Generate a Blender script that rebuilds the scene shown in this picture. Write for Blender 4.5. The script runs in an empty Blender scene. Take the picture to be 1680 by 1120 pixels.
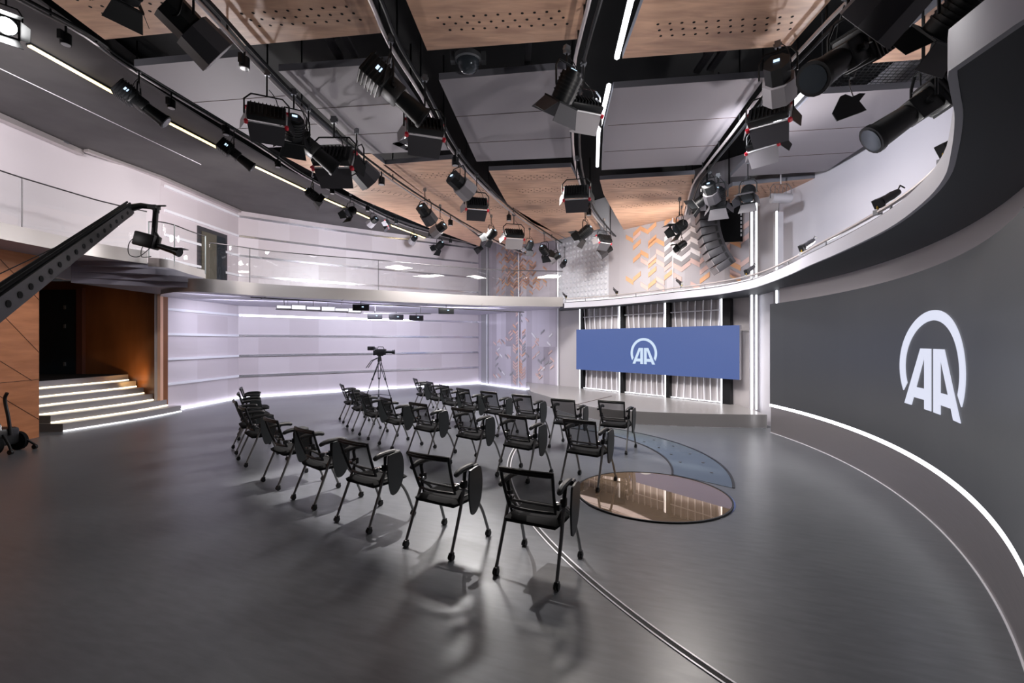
import bpy, bmesh, math, random
from mathutils import Vector, Matrix, Euler
from mathutils.geometry import tessellate_polygon
random.seed(7)
scene = bpy.context.scene
COL = scene.collection
PI = math.pi
F, H = 747.0, 1.9            # focal length in px of the 1680 wide frame, eye height in metres

# measured positions: a sight line from the surveyed eye point, closed by a depth or a height
def at_depth(px, py, d): return Vector(((px-840)/F*d, d, H-(py-560)/F*d))
def at_height(px, py, z):
    d = (H-z)*F/(py-560); return Vector(((px-840)/F*d, d, z))
def lin(c):
    c = c/255.0
    return c/12.92 if c <= 0.04045 else ((c+0.055)/1.055)**2.4
def rgb(r, g, b): return (lin(r), lin(g), lin(b), 1.0)

# ------------------------------------------------------------------ materials
def mat(name, color=(.5,.5,.5,1), rough=.5, metal=0.0, emit=None, estr=1.0, spec=.5):
    m = bpy.data.materials.new(name); m.use_nodes = True
    b = m.node_tree.nodes['Principled BSDF']
    b.inputs['Base Color'].default_value = color
    b.inputs['Roughness'].default_value = rough
    b.inputs['Metallic'].default_value = metal
    b.inputs['Specular IOR Level'].default_value = spec
    if emit:
        b.inputs['Emission Color'].default_value = emit
        b.inputs['Emission Strength'].default_value = estr
    return m
def nodes(m): return m.node_tree.nodes, m.node_tree.links, m.node_tree.nodes['Principled BSDF']
def coords(m, scale=(1,1,1), kind='Object', rot=(0,0,0)):
    n, l, b = nodes(m)
    t = n.new('ShaderNodeTexCoord'); mp = n.new('ShaderNodeMapping')
    mp.inputs['Scale'].default_value = scale; mp.inputs['Rotation'].default_value = rot
    l.new(t.outputs[kind], mp.inputs['Vector']); return mp.outputs['Vector']
def noise_color(m, c1, c2, scale=(1,1,1), nscale=5, detail=6, lo=.35, hi=.65, rot=(0,0,0), rough=None, bump=0):
    n, l, b = nodes(m)
    v = coords(m, scale, rot=rot)
    t = n.new('ShaderNodeTexNoise'); t.inputs['Scale'].default_value = nscale; t.inputs['Detail'].default_value = detail
    l.new(v, t.inputs['Vector'])
    r = n.new('ShaderNodeValToRGB'); r.color_ramp.elements[0].position = lo; r.color_ramp.elements[1].position = hi
    r.color_ramp.elements[0].color = c1; r.color_ramp.elements[1].color = c2
    l.new(t.outputs['Fac'], r.inputs['Fac']); l.new(r.outputs['Color'], b.inputs['Base Color'])
    if rough:
        mr = n.new('ShaderNodeMapRange'); mr.inputs['To Min'].default_value = rough[0]; mr.inputs['To Max'].default_value = rough[1]
        l.new(t.outputs['Fac'], mr.inputs['Value']); l.new(mr.outputs['Result'], b.inputs['Roughness'])
    if bump:
        bp = n.new('ShaderNodeBump'); bp.inputs['Strength'].default_value = bump; bp.inputs['Distance'].default_value = .01
        l.new(t.outputs['Fac'], bp.inputs['Height']); l.new(bp.outputs['Normal'], b.inputs['Normal'])
    return m
def alpha_mat(name, color, rough, alpha):
    m = mat(name, color, rough); nodes(m)[2].inputs['Alpha'].default_value = alpha; return m
def glass_mat(name, tint, refl=.12, rough=.0, spec_tint=(1,1,1,1)):
    m = bpy.data.materials.new(name); m.use_nodes = True
    n, l = m.node_tree.nodes, m.node_tree.links
    n.remove(n['Principled BSDF']); out = n['Material Output']
    tr = n.new('ShaderNodeBsdfTransparent'); tr.inputs['Color'].default_value = tint
    gl = n.new('ShaderNodeBsdfGlossy'); gl.inputs['Roughness'].default_value = rough; gl.inputs['Color'].default_value = spec_tint
    fr = n.new('ShaderNodeFresnel'); fr.inputs['IOR'].default_value = 1.5
    ma = n.new('ShaderNodeMath'); ma.operation = 'MULTIPLY_ADD'; ma.inputs[1].default_value = 1.0; ma.inputs[2].default_value = refl-.04
    ma.use_clamp = True
    l.new(fr.outputs[0], ma.inputs[0])
    ge = n.new('ShaderNodeNewGeometry'); inv = n.new('ShaderNodeMath'); inv.operation = 'SUBTRACT'; inv.inputs[0].default_value = 1; l.new(ge.outputs['Backfacing'], inv.inputs[1])
    pr_ = n.new('ShaderNodeMath'); pr_.operation = 'MULTIPLY'; l.new(ma.outputs[0], pr_.inputs[0]); l.new(inv.outputs[0], pr_.inputs[1])
    mx = n.new('ShaderNodeMixShader'); l.new(pr_.outputs[0], mx.inputs[0]); l.new(tr.outputs[0], mx.inputs[1]); l.new(gl.outputs[0], mx.inputs[2])
    l.new(mx.outputs[0], out.inputs['Surface']); return m

M = {}
# floor: grey vinyl with short streaks in long sheets
m = mat('floor_vinyl', rgb(112,110,110), .32); n_, l_, b_ = nodes(m)
v = coords(m, (1,1,1), rot=(0,0,.35))
t1 = n_.new('ShaderNodeTexNoise'); t1.inputs['Scale'].default_value = .7; t1.inputs['Detail'].default_value = 3; l_.new(v, t1.inputs['Vector'])
mp2 = n_.new('ShaderNodeMapping'); mp2.inputs['Scale'].default_value = (3.0,12,1); l_.new(v, mp2.inputs['Vector'])
t2 = n_.new('ShaderNodeTexNoise'); t2.inputs['Scale'].default_value = 1.6; t2.inputs['Detail'].default_value = 8; l_.new(mp2.outputs[0], t2.inputs['Vector'])
ad = n_.new('ShaderNodeMath'); ad.operation = 'ADD'; l_.new(t1.outputs['Fac'], ad.inputs[0]); l_.new(t2.outputs['Fac'], ad.inputs[1])
rp = n_.new('ShaderNodeMapRange'); rp.inputs['From Min'].default_value = .7; rp.inputs['From Max'].default_value = 1.3; l_.new(ad.outputs[0], rp.inputs['Value'])
cx = n_.new('ShaderNodeMix'); cx.data_type = 'RGBA'; cx.inputs[6].default_value = rgb(88,91,96); cx.inputs[7].default_value = rgb(107,110,115)
l_.new(rp.outputs[0], cx.inputs[0]); l_.new(cx.outputs[2], b_.inputs['Base Color'])
rr = n_.new('ShaderNodeMapRange'); rr.inputs['To Min'].default_value = .27; rr.inputs['To Max'].default_value = .36
l_.new(t2.outputs['Fac'], rr.inputs['Value']); l_.new(rr.outputs[0], b_.inputs['Roughness'])
b_.inputs['Specular IOR Level'].default_value = .45
M['floor'] = m
M['wall_white'] = mat('white_panel', rgb(214,207,212), .38)
# white cladding with faint upright sheets of slightly different tint
m = mat('white_sheet_cladding', rgb(214,207,212), .35); n_, l_, b_ = nodes(m)
v = coords(m); sx = n_.new('ShaderNodeSeparateXYZ'); l_.new(v, sx.inputs[0])
ma = n_.new('ShaderNodeMath'); ma.operation = 'ADD'; l_.new(sx.outputs[0], ma.inputs[0]); l_.new(sx.outputs[1], ma.inputs[1])
mb = n_.new('ShaderNodeMath'); mb.operation = 'MULTIPLY'; mb.inputs[1].default_value = .72; l_.new(ma.outputs[0], mb.inputs[0])
fl = n_.new('ShaderNodeMath'); fl.operation = 'FLOOR'; l_.new(mb.outputs[0], fl.inputs[0])
mz = n_.new('ShaderNodeMath'); mz.operation = 'MULTIPLY'; mz.inputs[1].default_value = 1/.675; l_.new(sx.outputs[2], mz.inputs[0])
fz = n_.new('ShaderNodeMath'); fz.operation = 'FLOOR'; l_.new(mz.outputs[0], fz.inputs[0])
cb = n_.new('ShaderNodeCombineXYZ'); l_.new(fl.outputs[0], cb.inputs[0]); l_.new(fz.outputs[0], cb.inputs[1])
wn = n_.new('ShaderNodeTexWhiteNoise'); l_.new(cb.outputs[0], wn.inputs['Vector'])
mx = n_.new('ShaderNodeMix'); mx.data_type = 'RGBA'; mx.inputs[6].default_value = rgb(203,193,198); mx.inputs[7].default_value = rgb(222,214,220)
l_.new(wn.outputs['Value'], mx.inputs[0]); l_.new(mx.outputs[2], b_.inputs['Base Color'])
M['cladding'] = m
M['wall_grey'] = mat('grey_wall_paint', rgb(184,179,181), .45)
M['wall_pale'] = mat('pale_wall_paint', rgb(206,204,212), .4)
M['plenum'] = mat('black_plenum', rgb(14,16,18), .7)
M['dark_soffit'] = noise_color(mat('dark_grey_soffit', rgb(84,82,82), .6), rgb(80,78,78), rgb(90,88,88), nscale=1.5)
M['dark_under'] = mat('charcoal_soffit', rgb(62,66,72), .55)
M['grey_panel'] = mat('grey_acoustic_panel', rgb(150,145,150), .6)
M['panel_edge'] = mat('grey_panel_edge', rgb(120,120,128), .5)
# wood veneer
m = mat('wood_veneer', rgb(170,125,100), .45); n_, l_, b_ = nodes(m)
v = coords(m, (1.2,7,1), rot=(0,0,.06))
t1 = n_.new('ShaderNodeTexNoise'); t1.inputs['Scale'].default_value = 1.6; t1.inputs['Detail'].default_value = 9; t1.inputs['Distortion'].default_value = .5; l_.new(v, t1.inputs['Vector'])
r_ = n_.new('ShaderNodeValToRGB'); r_.color_ramp.elements[0].position = .3; r_.color_ramp.elements[1].position = .72
r_.color_ramp.elements[0].color = rgb(182,142,120); r_.color_ramp.elements[1].color = rgb(224,182,152)
l_.new(t1.outputs['Fac'], r_.inputs['Fac']); l_.new(r_.outputs['Color'], b_.inputs['Base Color'])
M['wood'] = m
M['hole'] = mat('dark_perforation', rgb(20,14,12), .9)
M['wood_wall'] = noise_color(mat('orange_wood_panel', rgb(178,116,74), .42), rgb(166,106,66), rgb(190,126,84), scale=(1,1,6), nscale=1.5)
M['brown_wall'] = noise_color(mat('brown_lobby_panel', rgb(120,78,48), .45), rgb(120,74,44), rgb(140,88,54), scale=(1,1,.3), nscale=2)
M['groove'] = mat('dark_groove', rgb(70,44,30), .7)
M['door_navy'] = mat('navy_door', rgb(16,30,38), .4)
M['door_frame'] = mat('reddish_door_frame', rgb(84,50,42), .5)
def brushed(name, color, rough, sc=(1,1,40)):
    m = mat(name, color, rough, .6)
    n, l, b = nodes(m); v = coords(m, sc)
    t = n.new('ShaderNodeTexNoise'); t.inputs['Scale'].default_value = 3; t.inputs['Detail'].default_value = 4; l.new(v, t.inputs['Vector'])
    mr = n.new('ShaderNodeMapRange'); mr.inputs['To Min'].default_value = rough*.8; mr.inputs['To Max'].default_value = rough*1.25
    l.new(t.outputs['Fac'], mr.inputs['Value']); l.new(mr.outputs[0], b.inputs['Roughness'])
    return m
M['steel'] = brushed('brushed_steel', rgb(165,161,160), .3)
M['steel_dark'] = brushed('brushed_steel_plinth', rgb(150,146,148), .36)
M['steel_pale'] = brushed('pale_satin_metal', rgb(205,198,198), .33)
M['wall_satin'] = mat('satin_wall_sheet', rgb(205,199,200), .3, .15)
M['ledge'] = mat('satin_white_ledge', rgb(232,230,238), .16, .85)
M['ledge_white'] = mat('white_gloss_ledge', rgb(245,245,252), .2)
M['chrome'] = mat('chrome', rgb(210,210,212), .08, 1.0)
M['leg_steel'] = mat('grey_tube_steel', rgb(132,132,132), .35, .35)
M['black'] = mat('black_plastic', rgb(22,23,25), .42)
M['black_rough'] = mat('black_fabric', rgb(17,18,20), .9, spec=.2)
M['black_metal'] = mat('black_powder_coat', rgb(22,24,26), .42, spec=.35)
M['dark_leaf'] = mat('dark_grey_leaf', rgb(62,61,66), .5)
M['grey_leaf'] = mat('light_grey_leaf', rgb(150,146,150), .5)
M['tablet'] = mat('charcoal_tablet', rgb(50,54,56), .35)
M['mesh_back'] = alpha_mat('sheer_black_mesh', rgb(24,26,28), .7, .68)
M['red'] = mat('red_knob', rgb(205,38,56), .4)
M['white_edge'] = mat('white_leaf_edge', rgb(235,235,238), .4)
M['cage'] = mat('pale_grey_metal', rgb(190,188,192), .4, .3)
M['brass'] = mat('brass_clamp', rgb(160,130,50), .35, .8)
M['silver'] = mat('dull_silver_bracket', rgb(140,142,146), .35, .8)
M['white_light'] = mat('white_led_strip', (1,1,1,1), .5, emit=(.93,.95,1,1), estr=2.2)
M['soft_light'] = mat('white_diffuser', (1,1,1,1), .5, emit=(.93,.94,1,1), estr=1.0)
M['warm_led'] = mat('warm_led_strip', (1,1,1,1), .5, emit=(1,.78,.34,1), estr=2.4)
M['stair_led'] = mat('stair_led_strip', (1,1,1,1), .5, emit=(1,.86,.6,1), estr=3.0)
M['cool_led'] = mat('cool_base_led', (1,1,1,1), .5, emit=(.84,.86,1,1), estr=6)
M['foot_led'] = mat('bay_foot_led', (1,1,1,1), .5, emit=(.9,.92,1,1), estr=2.5)
M['lamp_hot'] = mat('lit_lamp', (1,1,1,1), .5, emit=(1,1,1,1), estr=40)
M['display'] = mat('lit_display', (0,0,0,1), .5, emit=(.55,.75,1,1), estr=1.6)
M['lens'] = mat('glass_lens', rgb(60,66,72), .08, .2)
M['lens_pale'] = mat('pale_diffuser_lens', rgb(190,190,194), .3)
M['glass'] = glass_mat('clear_glass', (.965,.975,.97,1), .05)
M['glass_edge'] = mat('polished_glass_edge', rgb(196,206,206), .15)
M['rail_dark'] = mat('dark_top_rail', rgb(70,68,70), .4, .6)
m = mat('bronze_mirror_glass', rgb(184,158,134), .012, .62); M['bronze'] = m
M['smoke_glass'] = mat('blue_grey_glass', rgb(90,99,104), .15, spec=.3)
M['copper'] = mat('copper_tile', rgb(230,182,154), .35, .2)
M['orange_tile'] = mat('orange_tile', rgb(232,180,138), .4, .1)
M['pink_tile'] = mat('pink_tile', rgb(226,196,190), .4)
M['white_tile'] = mat('white_tile', rgb(240,238,242), .4)
M['grey_tile'] = mat('grey_tile', rgb(160,158,163), .4)
M['dimple'] = mat('white_dimple_panel', rgb(214,216,224), .3)
# striped glass cladding (upright stripes of varied grey)
def stripes(name, ca, cb_, width, rough=.3):
    m = mat(name, ca, rough); n, l, b = nodes(m); v = coords(m)
    s = n.new('ShaderNodeSeparateXYZ'); l.new(v, s.inputs[0])
    a = n.new('ShaderNodeMath'); a.operation = 'SUBTRACT'; l.new(s.outputs[0], a.inputs[0]); l.new(s.outputs[1], a.inputs[1])
    mu = n.new('ShaderNodeMath'); mu.operation = 'MULTIPLY'; mu.inputs[1].default_value = .7/width; l.new(a.outputs[0], mu.inputs[0])
    fl = n.new('ShaderNodeMath'); fl.operation = 'FLOOR'; l.new(mu.outputs[0], fl.inputs[0])
    zz = n.new('ShaderNodeMath'); zz.operation = 'GREATER_THAN'; zz.inputs[1].default_value = 1.7; l.new(s.outputs[2], zz.inputs[0])
    ad = n.new('ShaderNodeMath'); ad.operation = 'MULTIPLY_ADD'; ad.inputs[1].default_value = 31.7; l.new(zz.outputs[0], ad.inputs[0]); l.new(fl.outputs[0], ad.inputs[2])
    w = n.new('ShaderNodeTexWhiteNoise'); w.noise_dimensions = '1D'; l.new(ad.outputs[0], w.inputs['W'])
    mx = n.new('ShaderNodeMix'); mx.data_type = 'RGBA'; mx.inputs[6].default_value = ca; mx.inputs[7].default_value = cb_
    l.new(w.outputs['Value'], mx.inputs[0]); l.new(mx.outputs[2], b.inputs['Base Color']); return m
M['stripe_glass'] = stripes('striped_glass_cladding', rgb(160,152,162), rgb(212,206,216), .33)
M['stripe_grey'] = stripes('striped_grey_cladding', rgb(176,172,178), rgb(196,193,200), .55)
M['blind'] = stripes('fine_pleated_voile', rgb(158,154,156), rgb(190,186,190), .05)
# video screens
m = mat('dark_video_wall', rgb(30,31,33), .42, emit=rgb(68,69,72), estr=.62); n_, l_, b_ = nodes(m)
v = coords(m); gr = n_.new('ShaderNodeSeparateXYZ'); l_.new(v, gr.inputs[0])
mu = n_.new('ShaderNodeMath'); mu.operation = 'MULTIPLY'; mu.inputs[1].default_value = 1.7; l_.new(gr.outputs[1], mu.inputs[0])
fl = n_.new('ShaderNodeMath'); fl.operation = 'FLOOR'; l_.new(mu.outputs[0], fl.inputs[0])
w_ = n_.new('ShaderNodeTexWhiteNoise'); w_.noise_dimensions = '1D'; l_.new(fl.outputs[0], w_.inputs['W'])
mr = n_.new('ShaderNodeMapRange'); mr.inputs['To Min'].default_value = .56; mr.inputs['To Max'].default_value = .68
l_.new(w_.outputs['Value'], mr.inputs['Value']); l_.new(mr.outputs[0], b_.inputs['Emission Strength'])
M['screen_dark'] = m
M['screen_blue'] = mat('blue_video_screen', rgb(20,24,40), .45, emit=rgb(78,100,158), estr=.93)
M['logo'] = mat('white_logo_pixels', rgb(60,60,60), .45, emit=rgb(222,226,244), estr=.95)
M['logo_blue'] = mat('pale_blue_logo_pixels', rgb(60,60,60), .45, emit=rgb(206,226,248), estr=.95)

# ------------------------------------------------------------------ mesh helper
class MB:
    def __init__(s): s.v, s.f, s.mi = [], [], []
    def add(s, vs, fs, mi=0, T=None):
        o = len(s.v)
        for p in vs:
            p = Vector(p); s.v.append(T @ p if T else p)
        for f in fs: s.f.append([o+i for i in f]); s.mi.append(mi)
        return s
    def box(s, c, d, R=None, mi=0, T=None, bev=0):
        x, y, z = d[0]/2, d[1]/2, d[2]/2
        if bev and min(x,y,z) > bev:
            bm = bmesh.new(); bmesh.ops.create_cube(bm, size=1)
            for q in bm.verts: q.co = Vector((q.co.x*d[0], q.co.y*d[1], q.co.z*d[2]))
            bmesh.ops.bevel(bm, geom=list(bm.edges), offset=bev, segments=2, affect='EDGES', profile=.5)
            bm.verts.index_update(); vs = [q.co.copy() for q in bm.verts]; fs = [[q.index for q in f.verts] for f in bm.faces]; bm.free()
        else:
            vs = [Vector(p) for p in ((-x,-y,-z),(x,-y,-z),(x,y,-z),(-x,y,-z),(-x,-y,z),(x,-y,z),(x,y,z),(-x,y,z))]
            fs = [(0,3,2,1),(4,5,6,7),(0,1,5,4),(1,2,6,5),(2,3,7,6),(3,0,4,7)]
        if R is not None: vs = [R @ p for p in vs]
        return s.add([p+Vector(c) for p in vs], fs, mi, T)
    def tube(s, pts, r, n=8, mi=0, cap=True, T=None):
        pts = [Vector(p) for p in pts]; rs = r if isinstance(r, (list,tuple)) else [r]*len(pts)
        vs, fs = [], []; up = None
        for i, p in enumerate(pts):
            if i == 0: t = pts[1]-p
            elif i == len(pts)-1: t = p-pts[i-1]
            else: t = (pts[i+1]-p).normalized()+(p-pts[i-1]).normalized()
            t.normalize()
            if up is None: up = Vector((0,0,1)) if abs(t.z) < .9 else Vector((1,0,0))
            a = t.cross(up).normalized(); b = a.cross(t).normalized(); up = b
            for k in range(n):
                an = 2*PI*(k+.5)/n; vs.append(p+(a*math.cos(an)+b*math.sin(an))*rs[i])
        for i in range(len(pts)-1):
            for k in range(n):
                k2 = (k+1)%n; fs.append((i*n+k, i*n+k2, (i+1)*n+k2, (i+1)*n+k))
        if cap: fs.append(tuple(range(n))[::-1]); fs.append(tuple((len(pts)-1)*n+k for k in range(n)))
        return s.add(vs, fs, mi, T)
    def cyl(s, a, b, r, n=16, mi=0, r2=None, T=None):
        return s.tube([a, b], [r, r if r2 is None else r2], n, mi, True, T)
    def prism(s, poly, z0, z1, mi=0, side=None, T=None):
        k = len(poly); p2 = [Vector((q[0], q[1], 0)) for q in poly]
        ar = sum(p2[i].x*p2[(i+1)%k].y-p2[(i+1)%k].x*p2[i].y for i in range(k))
        if ar < 0: p2 = p2[::-1]
        tri = tessellate_polygon([p2])
        vs = [Vector((q.x,q.y,z0)) for q in p2]+[Vector((q.x,q.y,z1)) for q in p2]
        fs, mm = [], []
        for t in tri:
            a, b, c = t
            cr = (p2[b]-p2[a]).cross(p2[c]-p2[a]).z
            if cr < 0: a, c = c, a
            fs.append((c,b,a)); mm.append(mi); fs.append((a+k,b+k,c+k)); mm.append(mi)
        for i in range(k):
            j = (i+1)%k; fs.append((i,j,j+k,i+k)); mm.append(mi if side is None else side)
        o = len(s.v)
        for p in vs: s.v.append(T @ p if T else p)
        for f, q in zip(fs, mm): s.f.append([o+i for i in f]); s.mi.append(q)
        return s
    def strip(s, line, z0, z1, th=0, mi=0, off=0):
        """upright sheet along a plan line, th thick to the left of travel, off shifts it"""
        L = [Vector((p[0],p[1],0)) for p in line]; A, B = [], []
        for i, p in enumerate(L):
            t = (L[min(i+1,len(L)-1)]-L[max(i-1,0)]).normalized(); nrm = Vector((-t.y,t.x,0))
            A.append(p+nrm*off); B.append(p+nrm*(off+(th or .02)))
        vs = []
        for a, b in zip(A, B):
            vs += [(a.x,a.y,z0),(a.x,a.y,z1),(b.x,b.y,z1),(b.x,b.y,z0)]
        fs = []
        for i in range(len(L)-1):
            o = i*4; q = o+4
            fs += [(o,q,q+1,o+1),(o+1,q+1,q+2,o+2),(o+2,q+2,q+3,o+3),(o+3,q+3,q,o)]
        fs += [(0,1,2,3)]; e = (len(L)-1)*4; fs += [(e+3,e+2,e+1,e)]
        return s.add(vs, fs, mi)
    def build(s, name, mats, parent=None, smooth=35):
        me = bpy.data.meshes.new(name); me.from_pydata([tuple(p) for p in s.v], [], s.f)
        ms = mats if isinstance(mats, (list,tuple)) else [mats]
        for q in ms: me.materials.append(M[q] if isinstance(q, str) else q)
        for p, k in zip(me.polygons, s.mi): p.material_index = k
        bm = bmesh.new(); bm.from_mesh(me); bmesh.ops.recalc_face_normals(bm, faces=bm.faces); bm.to_mesh(me); bm.free()
        if smooth:
            me.polygons.foreach_set('use_smooth', [True]*len(me.polygons)); me.set_sharp_from_angle(angle=math.radians(smooth))
        me.update()
        o = bpy.data.objects.new(name, me); COL.objects.link(o)
        if parent: o.parent = parent
        return o
def tag(o, label=None, cat=None, group=None, kind=None):
    if label: o['label'] = label
    if cat: o['category'] = cat
    if group: o['group'] = group
    if kind: o['kind'] = kind
    return o
def empty(name, loc=(0,0,0), rz=0, **k):
    o = bpy.data.objects.new(name, None); o.empty_display_size = .1; COL.objects.link(o)
    o.location = loc; o.rotation_euler = (0,0,rz); return tag(o, **k) if k else o
def struct(name, mb, mt, smooth=35, label=None, cat=None):
    o = mb.build(name, mt, None, smooth); return tag(o, label, cat, None, 'structure')
def copy_tree(o, parent=None):
    c = o.copy(); COL.objects.link(c)
    if parent: c.parent = parent; c.matrix_parent_inverse = o.matrix_parent_inverse.copy()
    for ch in o.children: copy_tree(ch, c)
    return c
def spline(pts, n=6):
    P = [Vector((p[0],p[1],p[2] if len(p) > 2 else 0)) for p in pts]; out = []
    for i in range(len(P)-1):
        p0, p1, p2, p3 = P[max(i-1,0)], P[i], P[i+1], P[min(i+2,len(P)-1)]
        for k in range(n):
            t = k/n
            out.append(.5*((2*p1)+(p2-p0)*t+(2*p0-5*p1+4*p2-p3)*t*t+(3*p1-p0-3*p2+p3)*t**3))
    out.append(P[-1]); return out
def arc(c, r, a0, a1, n):
    return [Vector((c[0]+r*math.cos(math.radians(a0+(a1-a0)*i/n)), c[1]+r*math.sin(math.radians(a0+(a1-a0)*i/n)), 0)) for i in range(n+1)]
def on_line(px, A, B):
    """plan point where the sight line at column px meets the wall line A-B"""
    k = (px-840)/F; t = (k*A[1]-A[0])/((B[0]-A[0])-k*(B[1]-A[1]))
    return Vector((A[0]+(B[0]-A[0])*t, A[1]+(B[1]-A[1])*t, 0))
def z_of(py, d): return H-(py-560)/F*d
# ------------------------------------------------------------------ camera
cam = bpy.data.cameras.new('camera'); cam.sensor_width = 36; cam.lens = 36*F/1680; cam.clip_start = .05
co = bpy.data.objects.new('camera', cam); COL.objects.link(co); co.location = (0,0,H); co.rotation_euler = (PI/2,0,0)
scene.camera = co
vs = scene.view_settings; vs.view_transform = 'Standard'; vs.look = 'None'; vs.gamma = 1; vs.use_curve_mapping = False; vs.exposure = 0
w = bpy.data.worlds.new('world'); scene.world = w; w.use_nodes = True
w.node_tree.nodes['Background'].inputs[0].default_value = (.02,.02,.022,1)

ZT = 6.6                      # underside of the structural slab
ZP = 5.4                      # ceiling panels
# ------------------------------------------------------------------ setting
struct('floor', MB().prism([(-16,-4),(8,-4),(8,24),(-16,24)], -.2, 0), 'floor', label='dark grey vinyl studio floor', cat='floor')
struct('ceiling', MB().prism([(-16,-4),(10,-4),(10,24),(-16,24)], ZT+.02, ZT+.2), 'plenum', label='black void above the hanging ceiling panels', cat='ceiling')
# plan points
LW = -9.4
A1 = (LW,12.15); A2 = (-9.2,15.3); A3 = (-1.52,20.7); A4 = (1.67,16.6); A5 = (5.95,11.3); A6 = (5.72,9.82)
struct('wall_left', MB().prism([(LW,-4),(LW,9.05),(LW-.3,9.05),(LW-.3,-4)], 0, 3.6), 'wood_wall', label='orange wood panelled wall under the balcony', cat='wall')
g = MB()
for (x0,y0,x1,y1) in ((0,512,64,578),(0,425,64,492),(0,592,52,624),(0,628,64,622),(0,650,64,688)):
    a, b = at_depth(x0,y0,-LW*F/(840-x0)), at_depth(x1,y1,-LW*F/(840-x1))
    a.x = b.x = LW+.002; g.tube([a,b], .006, 4)
tag(g.build('trim_1', 'groove'), 'thin diagonal grooves in the orange wood wall', 'wall trim', None, 'structure')
# upper left wall
struct('wall_left_upper', MB().strip([(-10.0,-4),(-10.0,10.5),(-9.55,11.2),(LW,12.15)], 3.3, ZT, .15, off=0), 'wall_white', label='plain white wall behind the upper gallery', cat='wall')
# doorway recess side wall and lobby
sw = [(LW,12.15),(-10.75,12.75),(-14.5,12.95)]
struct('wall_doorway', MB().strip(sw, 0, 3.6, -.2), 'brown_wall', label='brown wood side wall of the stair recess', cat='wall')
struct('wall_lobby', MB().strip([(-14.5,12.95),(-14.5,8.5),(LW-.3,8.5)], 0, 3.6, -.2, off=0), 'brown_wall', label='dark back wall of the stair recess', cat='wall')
struct('trim_2', MB().box((LW,12.17,1.8),(.08,.1,3.6)), 'copper', label='thin copper edge strip where the white wall meets the stair recess', cat='wall trim')
d = MB(); R = Matrix.Rotation(math.atan2(.2,-3.75), 3, 'Z')
pa = on_line(64, sw[1], sw[2]); pb = on_line(131, sw[1], sw[2]); pc = on_line(141, sw[1], sw[2])
dd = (pb-pa); an = math.atan2(dd.y, dd.x); R = Matrix.Rotation(an, 3, 'Z')
off = Vector((0,-.06,0))
door = struct('door_1', MB().box((pa+pb)/2+off+Vector((0,0,2.15)), (dd.length,.06,2.4), R), 'door_navy', label='navy blue door at the top of the steps', cat='door')
hg = MB()
for py in (504,535,597):
    q = on_line(112, sw[1], sw[2])+off*1.6; hg.box(q+Vector((0,0,z_of(py, q.y))), (.05,.05,.11), R)
hg.build('hinge', 'silver', door)
struct('trim_3', MB().box((pb+pc)/2+off+Vector((0,0,2.15)), ((pc-pb).length,.1,2.5), R), 'door_frame', label='reddish frame beside the navy door', cat='door frame')
# white far walls in two storeys
def ledges(line, zs, mt, label, name):
    g = MB()
    for z in zs:
        g.strip(line, z-.035, z+.035, -.045)
    return tag(g.build(name, mt), label, 'wall trim', None, 'structure')
seg1 = [A1,(-9.3,13.7),A2]
seg2 = spline([A2,(-6.98,17.05),(-4.2,18.95),A3], 5)
struct('wall_side', MB().strip(seg1, 0, ZT, .15), 'cladding', label='white clad wall between the steps and the corner', cat='wall')
dw = [A3,A4]
struct('wall_far', MB().strip(seg2, 0, ZT, .15), 'cladding', label='long white clad wall behind the tripod camera', cat='wall')
lz = (.74,1.42,2.1,2.78,4.12,4.78,5.44,6.1)
ledges([(LW+.005,12.3)]+seg1[1:], lz, 'ledge_white', 'bright white ledges across the short white wall', 'trim_4')
ledges(seg2[1:-1] if False else seg2, lz, 'ledge', 'satin ledges across the long white wall', 'trim_5')
g = MB().strip(seg1, .0, .03, -.03, off=-.05).strip(seg2, 0, .03, -.03, off=-.05)
tag(g.build('baseboard_far', 'cool_led'), 'glowing light line along the foot of the white walls', 'baseboard light', None, 'structure')
# upper gallery doorway in the short wall
def wall_rect(line, x0, x1, z0, z1, th, out):
    a, b = on_line(x0, *line), on_line(x1, *line); return MB().strip([a,b], z0, z1, -th, off=-out), a, b
gd, a, b = wall_rect((A1,A2), 323, 371, 3.2, 5.33, .04, .0)
door2 = tag(gd.build('door_2', 'dark_leaf'), 'open doorway on the gallery', 'door', None, 'structure')
n2 = MB().strip([on_line(328,A1,A2), on_line(352,A1,A2)], 3.2, 5.2, -.02, off=-.05).build('door_leaf', mat('olive_door_leaf', rgb(92,88,76), .4), door2)
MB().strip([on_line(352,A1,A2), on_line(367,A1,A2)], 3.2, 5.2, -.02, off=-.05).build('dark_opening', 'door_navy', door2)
# striped corner wall with chevrons
struct('wall_corner', MB().strip([A3,A4], 0, ZT, .15), 'stripe_glass', label='striped glass wall with copper arrow tiles', cat='wall')
struct('trim_6', MB().strip([Vector((A3[0]+.15,A3[1]-.19,0)),Vector((A3[0]+.5,A3[1]-.64,0))], 0, ZT, -.03), 'grey_tile', label='grey strip at the left end of the arrow tile wall', cat='wall trim')
tag(MB().strip([A3,A4], 0, .03, -.03, off=-.05).build('baseboard_corner','cool_led'), 'glowing light line at the foot of the arrow tile wall', 'baseboard light', None, 'structure')
g = MB()
for px in (800, 852):
    q = on_line(px, A3, A4); g.cyl((q.x-.03,q.y-.06,0),(q.x-.03,q.y-.06,6.3), .022, 6)
tag(g.build('trim_7', 'ledge_white'), 'slim white upright rods on the arrow tile wall', 'wall trim', None, 'structure')

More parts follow.
